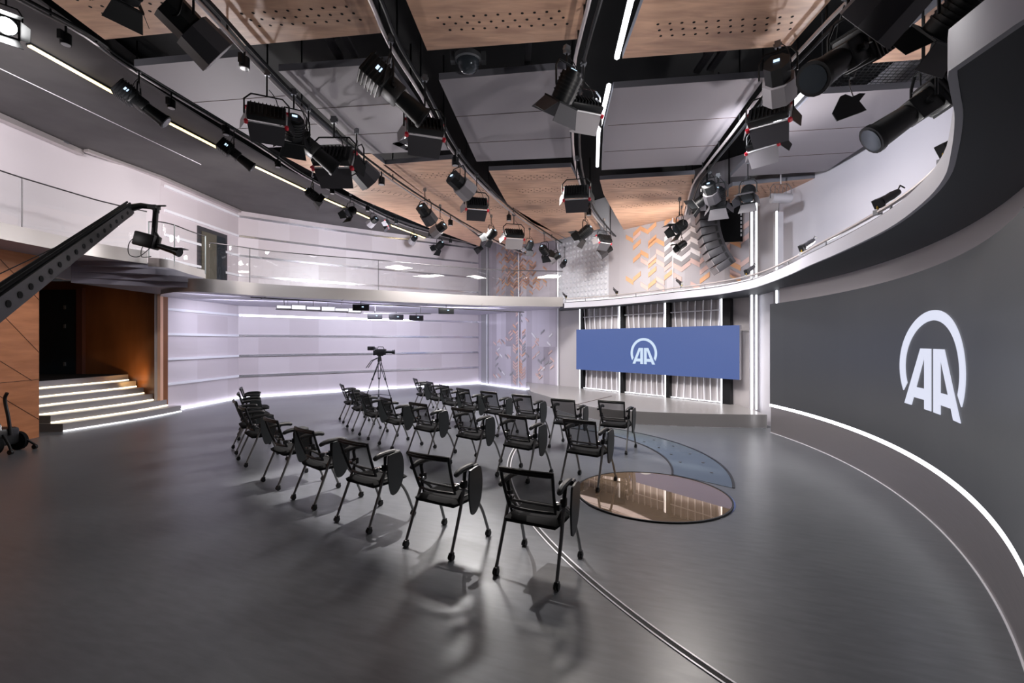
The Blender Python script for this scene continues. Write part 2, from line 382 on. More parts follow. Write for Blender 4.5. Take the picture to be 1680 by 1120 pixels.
def chevrons(line, cells, cw, ch, off, name, parent=None, label=None):
    """cells: (column, row, material index, dir)"""
    A, B = Vector((*line[0],0)), Vector((*line[1],0)); u = (B-A).normalized(); nrm = Vector((u.y,-u.x,0))
    if nrm.y > 0: nrm = -nrm
    g = MB()
    for (s0, z0, mi, dr) in cells:
        sl = cw*.62*dr; vs = []
        for o_ in (off, off+.012):
            for (ds, dz) in ((0,0),(cw,sl),(cw,sl+ch),(0,ch)):
                vs.append(A+u*(s0+ds)+nrm*o_+Vector((0,0,z0+dz)))
        g.add(vs, [(0,1,2,3),(7,6,5,4),(0,4,5,1),(1,5,6,2),(2,6,7,3),(3,7,4,0)], mi)
    o = g.build(name, ['orange_tile','pink_tile','white_tile','grey_tile','copper'], parent, 0)
    return o
def s_on(px, line):
    q = on_line(px, *line); return (q-Vector((*line[0],0))).length, q.y
# corner wall: a branching column of copper arrows
cells = []; CW = .2
for k in range(26):
    z = .25+k*.115 if k < 26 else 0
    for c in (-3,-2,-1,0,1,2):
        p = (.95 if abs(c+.5) < 1 else .5 if abs(c+.5) < 2 else .16)
        if z > 2.0: p *= .55
        if random.random() < p*.8:
            s, dy = s_on(852, (A3,A4)); cells.append((s+c*CW, z+(.12 if c % 2 else 0), random.choice((1,1,4,3,1)), 1 if c % 2 else -1))
for k in range(46):
    s, dy = s_on(random.choice((812,820,832,878,884,900)), (A3,A4)); cells.append((s+random.uniform(-.2,.2), random.uniform(.4,2.2), random.choice((1,1,3,2)), random.choice((1,-1))))
for k in range(210):
    px = random.gauss(848, 20); py = random.gauss(445, 28)
    if not (806 < px < 905 and 398 < py < 488): continue
    s, dy = s_on(px, (A3,A4)); col = round(s/CW)
    cells.append((col*CW, round(z_of(py, dy)/.12)*.12, random.choice((4,4,0,1,4)), 1 if col % 2 else -1))
o = chevrons((A3,A4), cells, CW, .075, .01, 'chevron_tile')
tag(o, 'scattered copper and pink arrow tiles on the striped corner wall', 'wall tiles', None, 'stuff')
# stage back wall
struct('wall_stage', MB().strip([A4,A5], 0, ZT, .15), 'wall_grey', label='grey wall behind the blue screen and stage', cat='wall')
struct('wall_return', MB().strip([A5,A6,(6.6,9.4)], 0, 3.0, .1), 'wall_pale', label='pale wall return between stage and dark video wall', cat='wall')
# posts with light lines
def led_post(px, z0, z1, wdt=.06, line=(A4,A5), label='', fr=.07):
    q = on_line(px, *line); o = empty('light_column', (q.x-.05,q.y-fr,z0), label=label, cat='light column', group='white light columns on the stage wall')
    MB().box((0,0,(z1-z0)/2),(wdt,.05,z1-z0)).build('light_strip', 'white_light', o); return o
# upper stage wall cladding
up0 = on_line(1000,A4,A5); up1 = on_line(1232,A4,A5); uc0 = on_line(917,A4,A5)
struct('wall_stage_upper', MB().strip([up0,up1], 3.1, ZT, -.04), 'stripe_grey', label='striped grey upper wall with orange arrow tiles', cat='wall')
dp = MB().strip([uc0,up0], 3.1, ZT, -.05)
u = (up0-uc0).normalized(); nr = Vector((-abs(u.y),-abs(u.x),0)).normalized(); nr = Vector((u.y,-u.x,0)); nr = nr if nr.y < 0 else -nr
Lc = (up0-uc0).length
for i in range(13):
    for j in range(13):
        c = uc0+u*(Lc*(i+.6)/13.3)+nr*.05+Vector((0,0,3.3+j*.175))
        vs_ = []; nn = 10
        for (rr_, hh) in ((.07,0),(.055,.025),(.03,.035)):
            for k in range(nn):
                a = 2*PI*k/nn; vs_.append(c+u*(rr_*math.cos(a))+Vector((0,0,rr_*math.sin(a)))+nr*hh)
        fs_ = [(q*nn+k, q*nn+(k+1)%nn, (q+1)*nn+(k+1)%nn, (q+1)*nn+k) for q in (0,1) for k in range(nn)]+[tuple(2*nn+k for k in range(nn))]
        dp.add(vs_, fs_)
struct('wall_dimpled', dp, 'dimple', label='pale upper wall panel covered in round studs', cat='wall')
cells = []; CW = .27
s0_, _ = s_on(1120, (A4,A5))
for c in range(-4,6):
    px_h = {-4:0,-3:2,-2:4,-1:5,0:5,1:4,2:3,3:2,4:2,5:1}[c]
    for r in range(px_h):
        zc = 3.72+(5-px_h)*.06+r*.29+(.1 if c >= 2 else .12)-(.25 if c > 1 else 0)
        mi = 2 if (abs(c+.2) < 2.2 and r > 0) else 1
        cells.append((s0_+c*CW, zc+(CW*.62 if c % 2 else 0), mi, 1 if c % 2 == 0 else -1))
        if mi == 2: cells.append((s0_+c*CW, zc-.135+(CW*.62 if c % 2 else 0), 3, 1 if c % 2 == 0 else -1))
for (px,py) in ((1030,392),(1040,390),(1055,378),(1066,383),(1060,405),(1068,408),(1035,412),(1048,418),(1040,432),(1052,430),(1062,436),(1070,440),(1028,460),(1040,463),(1068,455),(1080,460),(1093,460),(1100,455),(1085,470),(1215,382),(1205,390),(1195,400),(1213,402),(1208,435),(1215,440),(1190,420),(1195,455),(1200,450),(1050,470),(1065,474),(1100,366),(1112,362),(1090,372),(1130,470),(1150,466),(1046,395),(1078,398)):
    s, dy = s_on(px, (A4,A5)); c = round((s-s0_)/CW)
    cells.append((s0_+c*CW, z_of(py, dy), 0 if random.random() < .7 else 1, 1 if c % 2 == 0 else -1))
o = chevrons((A4,A5), cells, CW, .135, .05, 'arrow_tile')
tag(o, 'white, grey and orange arrow tiles on the upper stage wall', 'wall tiles', None, 'stuff')
for px, lb in ((1018,'far left'),(1105,'middle'),(1174,'right')):
    pass
q = on_line(1105,A4,A5); tag(MB().box((q.x-.05,q.y-.07,4.3),(.025,.02,2.4)).build('trim_8','ledge_white'), 'thin white upright bar across the arrow tile wall', 'wall trim', None, 'structure')
for px_c, wd_c, lb_c in ((1233.4,.03,'left bright upright light line at the right end of the stage wall'),(1240.8,.024,'right thinner bright upright light line at the end of the stage wall')):
    q = at_depth(px_c,560,10.75); q.z = .3; o = empty('light_column', q, label=lb_c, cat='light column', group='white light columns on the stage wall')
    MB().box((0,0,2.45),(wd_c,.04,4.9)).build('light_strip','white_light',o); MB().box((0,.06,2.45),(wd_c*.8,.08,4.9)).build('backing','cage',o)
pc_ = empty('light_column', (5.72,9.82,0), label='square pillar with an upright light line beside the dark video wall', cat='light column')
MB().box((.06,.06,2.35),(.15,.12,4.7)).build('pillar','cage',pc_)
MB().box((-.03,-.03,2.35),(.02,.04,4.7)).build('light_strip','white_light',pc_)
led_post(917, .3, 5.6, .05, label='dull white corner post between arrow wall and stage wall', fr=.06).children[0].data.materials[0] = M['ledge_white']

# curtain bays behind the blue screen
bx = [957,1022,1097,1189]
for i in range(3):
    a, b = on_line(bx[i]+(0 if i==0 else 6),A4,A5), on_line(bx[i+1],A4,A5); u = (b-a).normalized(); L = (b-a).length
    nr = Vector((u.y,-u.x,0)); nr = nr if nr.y < 0 else -nr
    bay = empty('curtain_bay', a, label=['left bay of wavy metal ribs behind the blue screen','middle bay of wavy metal ribs behind the blue screen','right bay of wavy metal ribs behind the blue screen'][i], cat='curtain bay', group='wavy rib bays behind the blue screen')
    MB().strip([a-a+nr*.04, b-a+nr*.04], .32, 3.1, .02).build('voile', 'blind', bay)
    nrib = 7
    for k in range(nrib):
        s = L*(k+.75)/(nrib+.45)
        pts = [u*(s+.045*math.sin(z*1.45+k*.5)+.03)+nr*(.1+.03*math.cos(z*1.9))+Vector((0,0,z)) for z in [.32+j*.18 for j in range(16)]]
        MB().tube(pts, .017, 6).build('wavy_rib', 'ledge_white', bay)
    MB().tube([u*.03+nr*.14+Vector((0,0,2.72)), u*(L-.03)+nr*.14+Vector((0,0,2.72))], .015, 6).build('cross_bar', 'ledge_white', bay)
    MB().tube([u*.03+nr*.12+Vector((0,0,.33)), u*(L-.03)+nr*.12+Vector((0,0,.33))], .012, 6).build('foot_light', 'foot_led', bay)
for i, px in enumerate(bx):
    p = on_line(px,A4,A5); u = (Vector((*A5,0))-Vector((*A4,0))).normalized(); nr = Vector((u.y,-u.x,0)); nr = nr if nr.y < 0 else -nr
    o = empty('bay_post', p+Vector((0,0,.3)), math.atan2(u.y,u.x), label=['leftmost','second from left','third from left','rightmost, widest'][i]+' black post with white light line framing the rib bays', cat='post', group='black posts framing the rib bays')
    wd = .11 if i < 3 else .2
    MB().box((wd/2+.02,-.09,1.4),(wd,.16,2.8)).build('post_body','black_metal',o)
    MB().box((-.005,-.15,1.4),(.034,.04,2.8)).build('light_strip','white_light',o)

# ------------------------------------------------------------------ stage platform
st = [(.55,17.95),(.62,16.6),(.60,14.6),(1.55,11.9),(2.3,10.75),(2.95,10.42),(3.7,10.2),(4.6,10.04),(5.58,9.96),(5.6,10.35),(5.72,11.45),(1.72,16.5)]
rnd = spline(st[2:9], 5)
stp = [Vector((*p,0)) for p in st[:2]]+rnd+[Vector((*p,0)) for p in st[9:]]
pl = empty('stage_platform', (3.5,12,0), label='low grey stage platform under the blue screen with brushed metal front', cat='stage')
loc = Vector((3.5,12,0))
MB().prism([p-loc for p in stp], 0, .285).build('platform_core','steel',pl)
MB().prism([(p-loc) for p in stp], .285, .3).build('platform_top', mat('stage_top', rgb(150,147,146), .28), pl)
MB().tube([at_height(944,664,.3)-loc+Vector((0,0,.003)), at_height(1004,649.5,.3)-loc+Vector((0,0,.003))], .008, 4).build('seam','groove',pl)
tag(MB().strip(rnd, 0.0, .012, .02).build('trim_9','ledge_white'), 'pale line along the foot of the stage front', 'floor trim', None, 'structure')
for p in [o for o in COL.objects if o.name.startswith('trim_9')]: pass

# ------------------------------------------------------------------ blue screen with its emblem
uS = (Vector((*A5,0))-Vector((*A4,0))).normalized(); nS = Vector((uS.y,-uS.x,0)); nS = nS if nS.y < 0 else -nS
pA = Vector((2.13,15.42,0)); pA = on_line(945.5, (A4[0],A4[1]-.55), (A5[0],A5[1]-.55)); pB = on_line(1213, (A4[0],A4[1]-.55), (A5[0],A5[1]-.55))
Ls = (pB-pA).length
scr = empty('video_screen', (pA+pB)/2+Vector((0,0,.96)), math.atan2(uS.y,uS.x), label='long blue video screen with a white emblem hung above the stage', cat='screen')
MB().box((0,.06,.67),(Ls,.1,1.345)).build('casing','cage',scr)
MB().box((0,.005,.67),(Ls,.012,1.345)).build('display','screen_blue',scr)
g = MB()
for s in (-1.9,0,1.9): g.box((s,.2,.67),(.12,.2,.3))
g.build('wall_bracket','black_metal',scr)
def emblem(U, Zf, R, place, mt, parent):
    """arch ring and two letters A; place(u,v,depth) -> point; u right, v up, in metres from the ring centre"""
    g = MB()
    def plate(poly):
        k = len(poly); P = [Vector((x*R,y*R,0)) for x, y in poly]; tri = tessellate_polygon([P])
        vs = [place(p.x,p.y,0) for p in P]+[place(p.x,p.y,.008) for p in P]
        fs = [tuple(t) for t in tri]+[tuple(i+k for i in t) for t in tri]+[(i,(i+1)%k,(i+1)%k+k,i+k) for i in range(k)]
        g.add(vs, fs)
    N = 48; a0, a1 = -28, 208
    for i in range(N):
        q = []
        for t in (i/N,(i+1)/N):
            for rr_, e in ((1,0),(.83,1)):
                lo, hi = (a0, a1) if e == 0 else (a0+6, a1-6)
                an = math.radians(lo+(hi-lo)*t); q.append((math.cos(an)*rr_, math.sin(an)*rr_))
        plate([q[0],q[2],q[3],q[1]])
    def A(sx):
        # strokes of the letter as convex pieces
        for poly in ([(-.36,.27),(-.85,-.99),(-.64,-.99),(-.24,.12),(-.24,.27)],
                     [(-.24,.27),(-.24,-.99),(-.04,-.99),(-.04,.27)],
                     [(-.60,-.80),(-.51,-.57),(-.2,-.57),(-.2,-.80)]):
            P = [(x*sx,.35+(y-.27)*.841) for x, y in poly]; plate(P if sx > 0 else P[::-1])
    A(1); A(-1)
    return g.build('emblem', mt, parent, 0)
ml, _ = s_on(1056, ((pA.x,pA.y),(pB.x,pB.y)))
cxs = ml-Ls/2; zc_ = z_of(579.3, (pA+(pB-pA)*(ml/Ls)).y)-.96; Rl = 25/F*(pA+(pB-pA)*(ml/Ls)).y
Ul = (s_on(1077.6, ((pA.x,pA.y),(pB.x,pB.y)))[0]-s_on(1034.4, ((pA.x,pA.y),(pB.x,pB.y)))[0])/2/Rl
emblem(0,0,Rl, lambda u_, v_, dz: Vector((cxs+u_*Ul,-.004-dz,zc_+v_)), 'logo_blue', scr).name = 'emblem'

# ------------------------------------------------------------------ curved dark video wall on the right
CC = (-4.2877, 9.073); CR = 9.7055
def cw(r, a0, a1, n=60): return arc(CC, r, a0, a1, n)
plinth = cw(CR, 2.6, -45, 50)+[Vector((2.6,2.0,0)), Vector((2.6,-4,0))]
struct('wall_right', MB().strip(cw(CR+.14, 2.2, -45, 50)+[Vector((2.75,2.0,0)), Vector((2.75,-4,0))], 0, 3.0, .1), 'wall_satin', label='pale satin curved wall above the dark video wall', cat='wall')
struct('baseboard_right', MB().strip(plinth, 0, .54, .12), 'steel_dark', label='grey metal plinth under the dark video wall', cat='plinth')
tag(MB().strip(cw(CR-.01, 2.8, -45, 60), .542, .592, .12).build('trim_10','white_light'), 'white light line under the dark video wall', 'light line', None, 'structure')
tag(MB().strip(cw(CR-.012, 2.6, -45, 60), .0, .006, .012).build('trim_11','ledge_white'), 'thin pale line where the plinth meets the floor', 'floor trim', None, 'structure')
tag(MB().box((5.47,9.51,.29),(.04,.05,.58)).build('trim_12','white_light'), 'short upright light line at the left end of the plinth', 'light line', None, 'structure')
vw = empty('video_wall', (CC[0]+CR, CC[1], .6), label='huge dark grey curved video wall with a white emblem', cat='screen')
vl = Vector((CC[0]+CR, CC[1], .6))
MB().strip([p-vl for p in cw(CR-.01, 2.7, -45, 75)], 0, 2.08, .14).build('display','screen_dark',vw)
# emblem placed along the curve
def ray_arc(px, r):
    k = (px-840)/F; a, b, c = k*k+1, -2*(k*CC[0]+CC[1]), CC[0]**2+CC[1]**2-r*r
    d_ = (-b+math.sqrt(b*b-4*a*c))/(2*a); cand = [(-b-math.sqrt(b*b-4*a*c))/(2*a), d_]
    d_ = max(cand); return Vector((k*d_, d_, 0))
rE = CR-.012
pc0 = ray_arc(1529, rE); th0 = math.atan2(pc0.y-CC[1], pc0.x-CC[0]); zE = z_of(606, pc0.y)
eL = ray_arc(1477, rE); eR = ray_arc(1585, rE)
thL = math.atan2(eL.y-CC[1], eL.x-CC[0]); thR = math.atan2(eR.y-CC[1], eR.x-CC[0]); thm = (thL+thR)/2
RE = abs(thL-thR)*rE/2
VE = 97/F*pc0.y
def placeE(u_, v_, dz):
    th = thm-u_/(rE); r = rE-dz
    return Vector((CC[0]+r*math.cos(th), CC[1]+r*math.sin(th), zE+v_*VE/RE))-vl
emblem(0,0,RE, placeE, 'logo', vw).name = 'emblem'

# ------------------------------------------------------------------ gallery ring (slab) on the right
edge = [(1.72,14.88),(2.5,14.3),(3.28,13.4),(4.1,12.0),(4.75,10.8),(4.95,9.8),(4.92,9.0),(4.62,7.6),(4.33,6.6),(4.05,5.55),(3.68,4.42),(3.28,3.6),(2.93,3.05),(2.55,2.6),(2.2,2.22),(2.0,2.03),(1.84,1.88)]
edge = spline(edge, 4)+[Vector((1.80,1.84,0)), Vector((1.77,1.574,0)), Vector((1.77,-4,0))]
outer = [Vector((7.4,-4,0)),Vector((7.4,11.3,0)),Vector((5.95,11.45,0)),Vector((1.72,16.55,0))]
ring = empty('floor_gallery_right', (4,9,3.0), label='curved white edged gallery slab sweeping over the right side', cat='gallery', kind='structure')
rl = Vector((4,9,3.0))
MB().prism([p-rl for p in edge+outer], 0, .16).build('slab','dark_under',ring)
MB().strip([p-rl for p in edge], -.005, .165, -.03).build('fascia', mat('satin_white_fascia', rgb(190,190,200), .4), ring)
MB().tube([Vector((p.x-rl.x,p.y-rl.y,.175)) for p in edge], .014, 6).build('edge_trim','black_metal',ring)
MB().strip([p-rl for p in edge], .2, .235, .05, off=.12).build('light_channel','white_light' if False else 'ledge_white', ring)
prl = [p for p in edge if p.y > 2.0]
L2 = []
for i, p in enumerate(prl):
    t = (prl[min(i+1,len(prl)-1)]-prl[max(i-1,0)]).normalized(); L2.append(p+Vector((-t.y,t.x,0))*.10)
pr = empty('lamp_rail', (4,9,3.16), label='round steel lamp rail running along the gallery edge', cat='rail')
MB().tube([Vector((p.x-4,p.y-9,.14)) for p in L2], .02, 8).build('tube','steel_pale',pr)
for i in range(3, len(L2), 6):
    p = L2[i]-Vector((4,9,3.16)); MB().cyl((p.x,p.y,0),(p.x,p.y,.14),.012,6).build('stand','silver',pr)
upper = cw(CR+1.1, 9.5, -40, 50)
struct('wall_right_upper', MB().strip([A5,(6.35,10.85)], 3.16, ZT, .1), 'wall_grey', label='grey upper return wall between the light columns', cat='wall')
struct('wall_right_curved', MB().strip(upper+[Vector((4.1,1.6,0)),Vector((4.1,-4,0))], 3.16, ZT, .1), 'wall_pale', label='plain pale curved wall above the gallery', cat='wall')
struct('wall_rear', MB().prism([(-12,-4.2),(8,-4.2),(8,-4),(-12,-4)], 0, ZT), 'dark_under', label='dark grey rear wall behind the viewpoint', cat='wall')
# bright corner band of the near gallery
# ------------------------------------------------------------------ left gallery (upper and lower level, steps between)
ue = [(-8.5,-4),(-8.5,6.5),(-8.42,8.6),(-8.25,9.4),(-7.98,9.95)]
ues = spline([(p[0],p[1],0) for p in ue[1:]], 4); uf = [Vector((-8.5,-4,0))]+ues
ug = empty('floor_gallery_upper', (-9,6,3.6), label='upper left gallery floor with brushed steel fascia above the wood wall', cat='gallery', kind='structure')
ul = Vector((-9,6,3.6))
MB().prism([p-ul for p in uf+[Vector((-9.3,11.2,0)),Vector((-14.6,13.2,0)),Vector((-14.6,-4,0))]], 0, .25).build('slab', mat('pale_soffit', rgb(150,146,160), .5), ug)
MB().strip([p-ul for p in uf], -.005, .27, -.025).build('fascia','steel',ug)
# stair between levels
sg = empty('stairs_gallery', (-8,10.5,3.1), label='short flight of curved steps joining the two gallery levels', cat='steps', kind='structure')
sl = Vector((-8,10.5,3.1))
for k, (rad, zz) in enumerate(((1.05,.40),(.9,.28),(.72,.16),(.5,.04))):
    cxk, cyk = -8.75+.28*k, 10.55+.25*k
    MB().prism([p-sl for p in arc((cxk,cyk), .95, -95, 75, 16)+[Vector((-9.3,12.0,0)),Vector((-9.3,9.6,0))]], zz, zz+.13).build('tread', mat('pale_tread_%d' % k, rgb(120,118,132), .45), sg)
stl = [at_depth(243,430,9.75), at_depth(262,431,9.62), at_depth(285,435,9.8), at_depth(310,443,10.05), at_depth(336,450,10.35)]
g = MB(); S = spline(stl, 4)
g_v = []
for p in S:
    for (dn, dz) in ((0,-.085),(0,.095),(.03,.095),(.03,-.085)): g_v.append(p-sl+Vector((0,dn,dz)))
g.add(g_v, [(i*4+a, i*4+(a+1)%4, i*4+4+(a+1)%4, i*4+4+a) for i in range(len(S)-1) for a in range(4)]+[(0,1,2,3)]); g.build('stringer','steel',sg)
# curved glass guard on the stair
sgd = empty('stair_glass_guard', (-8,10.5,3.7), label='curved clear glass guard on the gallery steps', cat='glass guard')
gl_ = Vector((-8,10.5,3.7)); g = MB(); vv = []
for p in S:
    for (dn, dz) in ((.01,.06),(.01,.86),(.025,.86),(.025,.06)): vv.append(p-gl_+Vector((0,dn,dz)))
g.add(vv, [(i*4+a, i*4+(a+1)%4, i*4+4+(a+1)%4, i*4+4+a) for i in range(len(S)-1) for a in range(4)]+[(0,1,2,3)]); g.build('pane','glass',sgd)
MB().tube([p-gl_+Vector((0,.02,.87)) for p in S], .012, 6).build('top_rail','rail_dark',sgd)
for i in (0, 8, len(S)-1): p = S[i]-gl_; MB().cyl((p.x,p.y+.018,p.z+.02),(p.x,p.y+.018,p.z+.88),.012,8).build('post','glass_edge',sgd)
# lower gallery
E1 = [(-8.45,11.0),(-7.9,10.62),(-7.25,10.5),(-6.75,10.85),(-6.2,11.5),(-5.1,12.2),(-3.78,12.88),(-2.4,13.68),(-1.06,14.4),(.4,14.75),(1.66,14.92)]
le = spline([(p[0],p[1],0) for p in E1], 5)
lg = empty('floor_gallery_lower', (-4,14,3.1), label='long lower gallery slab with steel fascia in front of the white wall', cat='gallery', kind='structure')
ll = Vector((-4,14,3.1))
back = [Vector((1.72,16.5,0)), Vector((-1.52,20.6,0)), Vector((-4.2,18.9,0)), Vector((-6.95,17.0,0)), Vector((-9.15,15.3,0)), Vector((-9.35,12.1,0))]
MB().prism([p-ll for p in le+back], 0, .22).build('slab', mat('white_soffit', rgb(206,202,216), .5), lg)
MB().strip([p-ll for p in le], -.06, .25, -.03).build('fascia','steel',lg)
def glass_run(name, pts, z0, h, joints, label):
    base = Vector((pts[0].x,pts[0].y,z0)); o = empty(name, base, label=label, cat='glass railing')
    cuts = [0]+joints+[len(pts)-1]
    for a, b in zip(cuts, cuts[1:]):
        seg = [Vector((p.x,p.y,0))-Vector((base.x,base.y,0)) for p in pts[a:b+1]]
        MB().strip(seg, 0, h, .016, off=.03).build('pane','glass',o)
    MB().tube([Vector((p.x-base.x,p.y-base.y,h+.008)) for p in pts], .013, 6).build('top_rail','rail_dark',o)
    for j in joints:
        p = pts[j]-Vector((base.x,base.y,0)); MB().cyl((p.x,p.y,0),(p.x,p.y,h),.009,6).build('joint','rail_dark',o)
    return o
up_pts = [Vector((-8.5,y,0)) for y in (-4,1,4.4,7.9)]+ues[6:]
glass_run('glass_railing', up_pts, 3.87, .86, [2,3], 'clear glass railing with thin dark rail on the upper left gallery')
i0 = min(range(len(le)), key=lambda i: abs(840+F*le[i].x/le[i].y-345)); 
lp = le[i0:]
jj = min(range(len(lp)), key=lambda i: abs(840+F*lp[i].x/lp[i].y-622)); j2 = min(range(len(lp)), key=lambda i: abs(840+F*lp[i].x/lp[i].y-410))
glass_run('glass_railing', lp, 3.35, .84, [j2, jj], 'clear glass railing on the long lower gallery before the white wall')
# dark soffit band above the left gallery, its cove and light line
pe = [(-60,-100),(30,-40),(85,0),(172,65),(220,110),(420,240),(500,285),(595,327),(640,350),(700,371),(785,402)]
se = [at_height(x,y,6.3) for x, y in pe]
se = [Vector((-5.9,-4,0))]+[p for p in spline([(p.x,p.y,0) for p in se], 4)]
so = [Vector((-1.45,20.8,0)), Vector((-4.2,19.1,0)), Vector((-9.35,15.4,0)), Vector((-10.15,10.4,0)), Vector((-10.15,-4,0))]
struct('ceiling_soffit', MB().prism(se+so, 6.3, 6.5), 'dark_soffit', label='dark grey soffit above the left gallery', cat='ceiling')
tag(MB().strip(se[2:], 6.2, 6.36, .05).build('trim_13','black_metal'), 'black edge of the dark soffit', 'ceiling trim', None, 'structure')
g = MB().strip([(-9.98,-4),(-9.98,10.45)], 6.18, 6.29, -.16)
g.strip([(-9.78,10.4),(-9.38,12.1),(-9.18,15.25)], 6.22, 6.29, -.12)
tag(g.build('trim_14','steel_pale'), 'pale metal cove strip at the top of the left walls', 'ceiling trim', None, 'structure')
for k, (x0,y0,x1,y1,r) in enumerate(((47,74,206,163,.05),(267,196,370,249,.045),(410,269,501,312,.04),(528,324,576,345,.036),(584,348,606,358,.03),(638,368,697,390,.03))):
    a, b = at_height(x0,y0,6.268), at_height(x1,y1,6.268)
    o = empty('light_bar', (a+b)/2, label=['longest and nearest warm light bar on the dark soffit','second warm light bar on the dark soffit from the near end','third warm light bar on the dark soffit from the near end','fourth warm light bar on the dark soffit from the near end','shortest light bar on the dark soffit','farthest light bar on the dark soffit over the white wall'][k], cat='light bar', group='light bars in line on the dark soffit')
    c = (a+b)/2; R = Matrix.Rotation(math.atan2(b.y-a.y,b.x-a.x),3,'Z'); L = (b-a).length
    MB().box((0,0,.02),(L,.09,.03),R).build('channel','black_metal',o); MB().box((0,0,-.005),(L*.99,.06,.02),R).build('tube','warm_led',o)
a, b = at_height(-20,103,6.295), at_height(330,270,6.295)
tag(MB().tube([a,b],.008,4).build('trim_15','ledge_white'), 'thin pale line along the dark soffit', 'ceiling trim', None, 'structure')
# plenum drop between soffit and slab
# ------------------------------------------------------------------ hanging ceiling panels
def panel(kind, corners, label, holes=0, light=None, extra=None, z=ZP):
    """corners: survey columns/rows near-left, near-right, far-right, far-left (extra points allowed in order)"""
    P = [at_height(x,y,z) for x, y in corners]; c = sum(P, Vector())/len(P); c.z = z
    o = empty('ceiling_panel', c, label=label, cat='ceiling panel', group=('wood' if kind == 'wood' else 'grey')+' panels hung from the ceiling')
    g = MB().prism([p-c for p in P], 0, .09, 0, 1)
    if holes:
        q = extra or corners; Q = [at_height(x,y,z)-c for x, y in q]
        for v0 in holes:
            for rrow in range(3):
                dv = rrow*.10
                L0, L1 = Q[0].lerp(Q[3], v0), Q[1].lerp(Q[2], v0)
                dr = (Q[3]-Q[0]).normalized(); a, b = L0+dr*dv, L1+dr*dv; n = int((b-a).length/.125)
                for k in range(2, n-1):
                    p = a.lerp(b, (k+.35*rrow)/n); r = .0175
                    g.add([(p.x+r*math.cos(t*PI/3), p.y+r*math.sin(t*PI/3), -.002) for t in range(6)], [(5,4,3,2,1,0)], 2)
    g.build('board', ['wood' if kind == 'wood' else 'grey_panel', 'panel_edge', 'hole'], o, 0)
    if kind == 'grey':
        Q = [p-c for p in P]; g = MB()
        for v_ in (.36,.7): 
            a, b = Q[0].lerp(Q[3], v_), Q[1].lerp(Q[2], v_); g.tube([a+Vector((0,0,-.001)), b+Vector((0,0,-.001))], .005, 4)
        g.build('seam','panel_edge' if False else 'groove',o)
    if light:
        L = [at_height(x,y,z+.03)-c for x, y in light]; MB().tube([p+Vector((0,0,.0)) for p in L], .035, 6).build('edge_light','white_light',o)
    return o
panel('wood', [(85-108,-80),(240,-80),(362,46),(172,65)], 'perforated wood ceiling panel at the far left of the near row', [.5])
panel('wood', [(245,-110),(560,-110),(626,54),(402,75)], 'perforated wood ceiling panel of the near row, second from the left', [.66,.2])
panel('wood', [(620,-110),(980,-110),(950,64),(701,83)], 'perforated wood ceiling panel at the middle of the near row', [.66,.2])
panel('wood', [(1095,-110),(1460,-110),(1297,75),(1021,96)], 'perforated wood ceiling panel of the near row with a light line on its left edge', [.66,.2], light=[(1085,-110),(1035,0),(1012,94)])
panel('wood', [(1660,-90),(1760,-90),(1562,94),(1420,104)], 'pale perforated wood ceiling panel at the far right of the near row', [.6,.2], light=[(1560,-40),(1472,22),(1420,72)])
panel('grey', [(220,109),(402,92),(560,236),(440,242)], 'grey ceiling panel at the far left of the middle row')
panel('grey', [(457,117),(637,104),(737,246),(598,253)], 'grey ceiling panel of the middle row, second from the left')
panel('grey', [(720,131),(928,113),(938,258),(782,265)], 'grey ceiling panel at the middle of the middle row')
panel('grey', [(1006,145),(1255,127),(1152,270),(987,279),(990,212)], 'grey ceiling panel of the middle row with a lit curved left edge', light=[(999,140),(990,180),(982,215),(980,272)])
panel('grey', [(1332,155),(1568,140),(1355,281),(1198,290)], 'pale grey ceiling panel at the far right of the middle row', light=[(1322,148),(1290,183),(1263,212)])
panel('wood', [(465,256),(608,251),(790,392),(787,404),(700,372),(595,328),(520,286)], 'long wood ceiling panel beside the dark soffit in the far row', [.12,.38], extra=[(465,256),(610,251),(780,392),(640,345)])
panel('wood', [(628,270),(742,261),(800,316),(926,391),(880,399),(838,402),(800,396)], 'long wood ceiling panel of the far row, second from the left', [.1,.3,.5], extra=[(628,270),(742,261),(905,380),(800,392)])
panel('wood', [(802,280),(937,274),(985,375),(928,390),(875,366),(832,334)], 'long wood ceiling panel at the middle of the far row', [.08,.26,.44,.62], extra=[(802,280),(937,274),(985,370),(880,372)])
panel('wood', [(984,295),(1140,286),(1124,340),(1121,358),(1025,380),(1008,350),(990,318)], 'wood ceiling panel of the far row with a curved left edge', [.1,.36,.6], extra=[(984,295),(1140,286),(1122,348),(1012,362)])
panel('wood', [(1202,305),(1350,291),(1295,318),(1262,333),(1165,351),(1170,325)], 'short wood ceiling panel at the far right of the far row', [.1,.3], extra=[(1202,305),(1330,294),(1262,328),(1170,345)])
# service units in the black gaps
for k, (x, y, lb) in enumerate(((547,76,'near left'),(572,72,'near left beside its twin'),(866,86,'near middle'),(1155,100,'near right'),(1178,96,'near right beside its twin'),(690,250,'far left'),(705,250,'far left beside its twin'))):
    p = at_height(x,y,ZP+.35)
    tag(MB().box((0,0,0),(.09,.5,.05)).box((0,0,.35),(.02,.02,.7)).build('vent_grille','dark_leaf'), 'slim grey grille in the black ceiling gap, '+lb, 'grille', 'grilles in the black ceiling gaps').location = p
    COL.objects[-1]
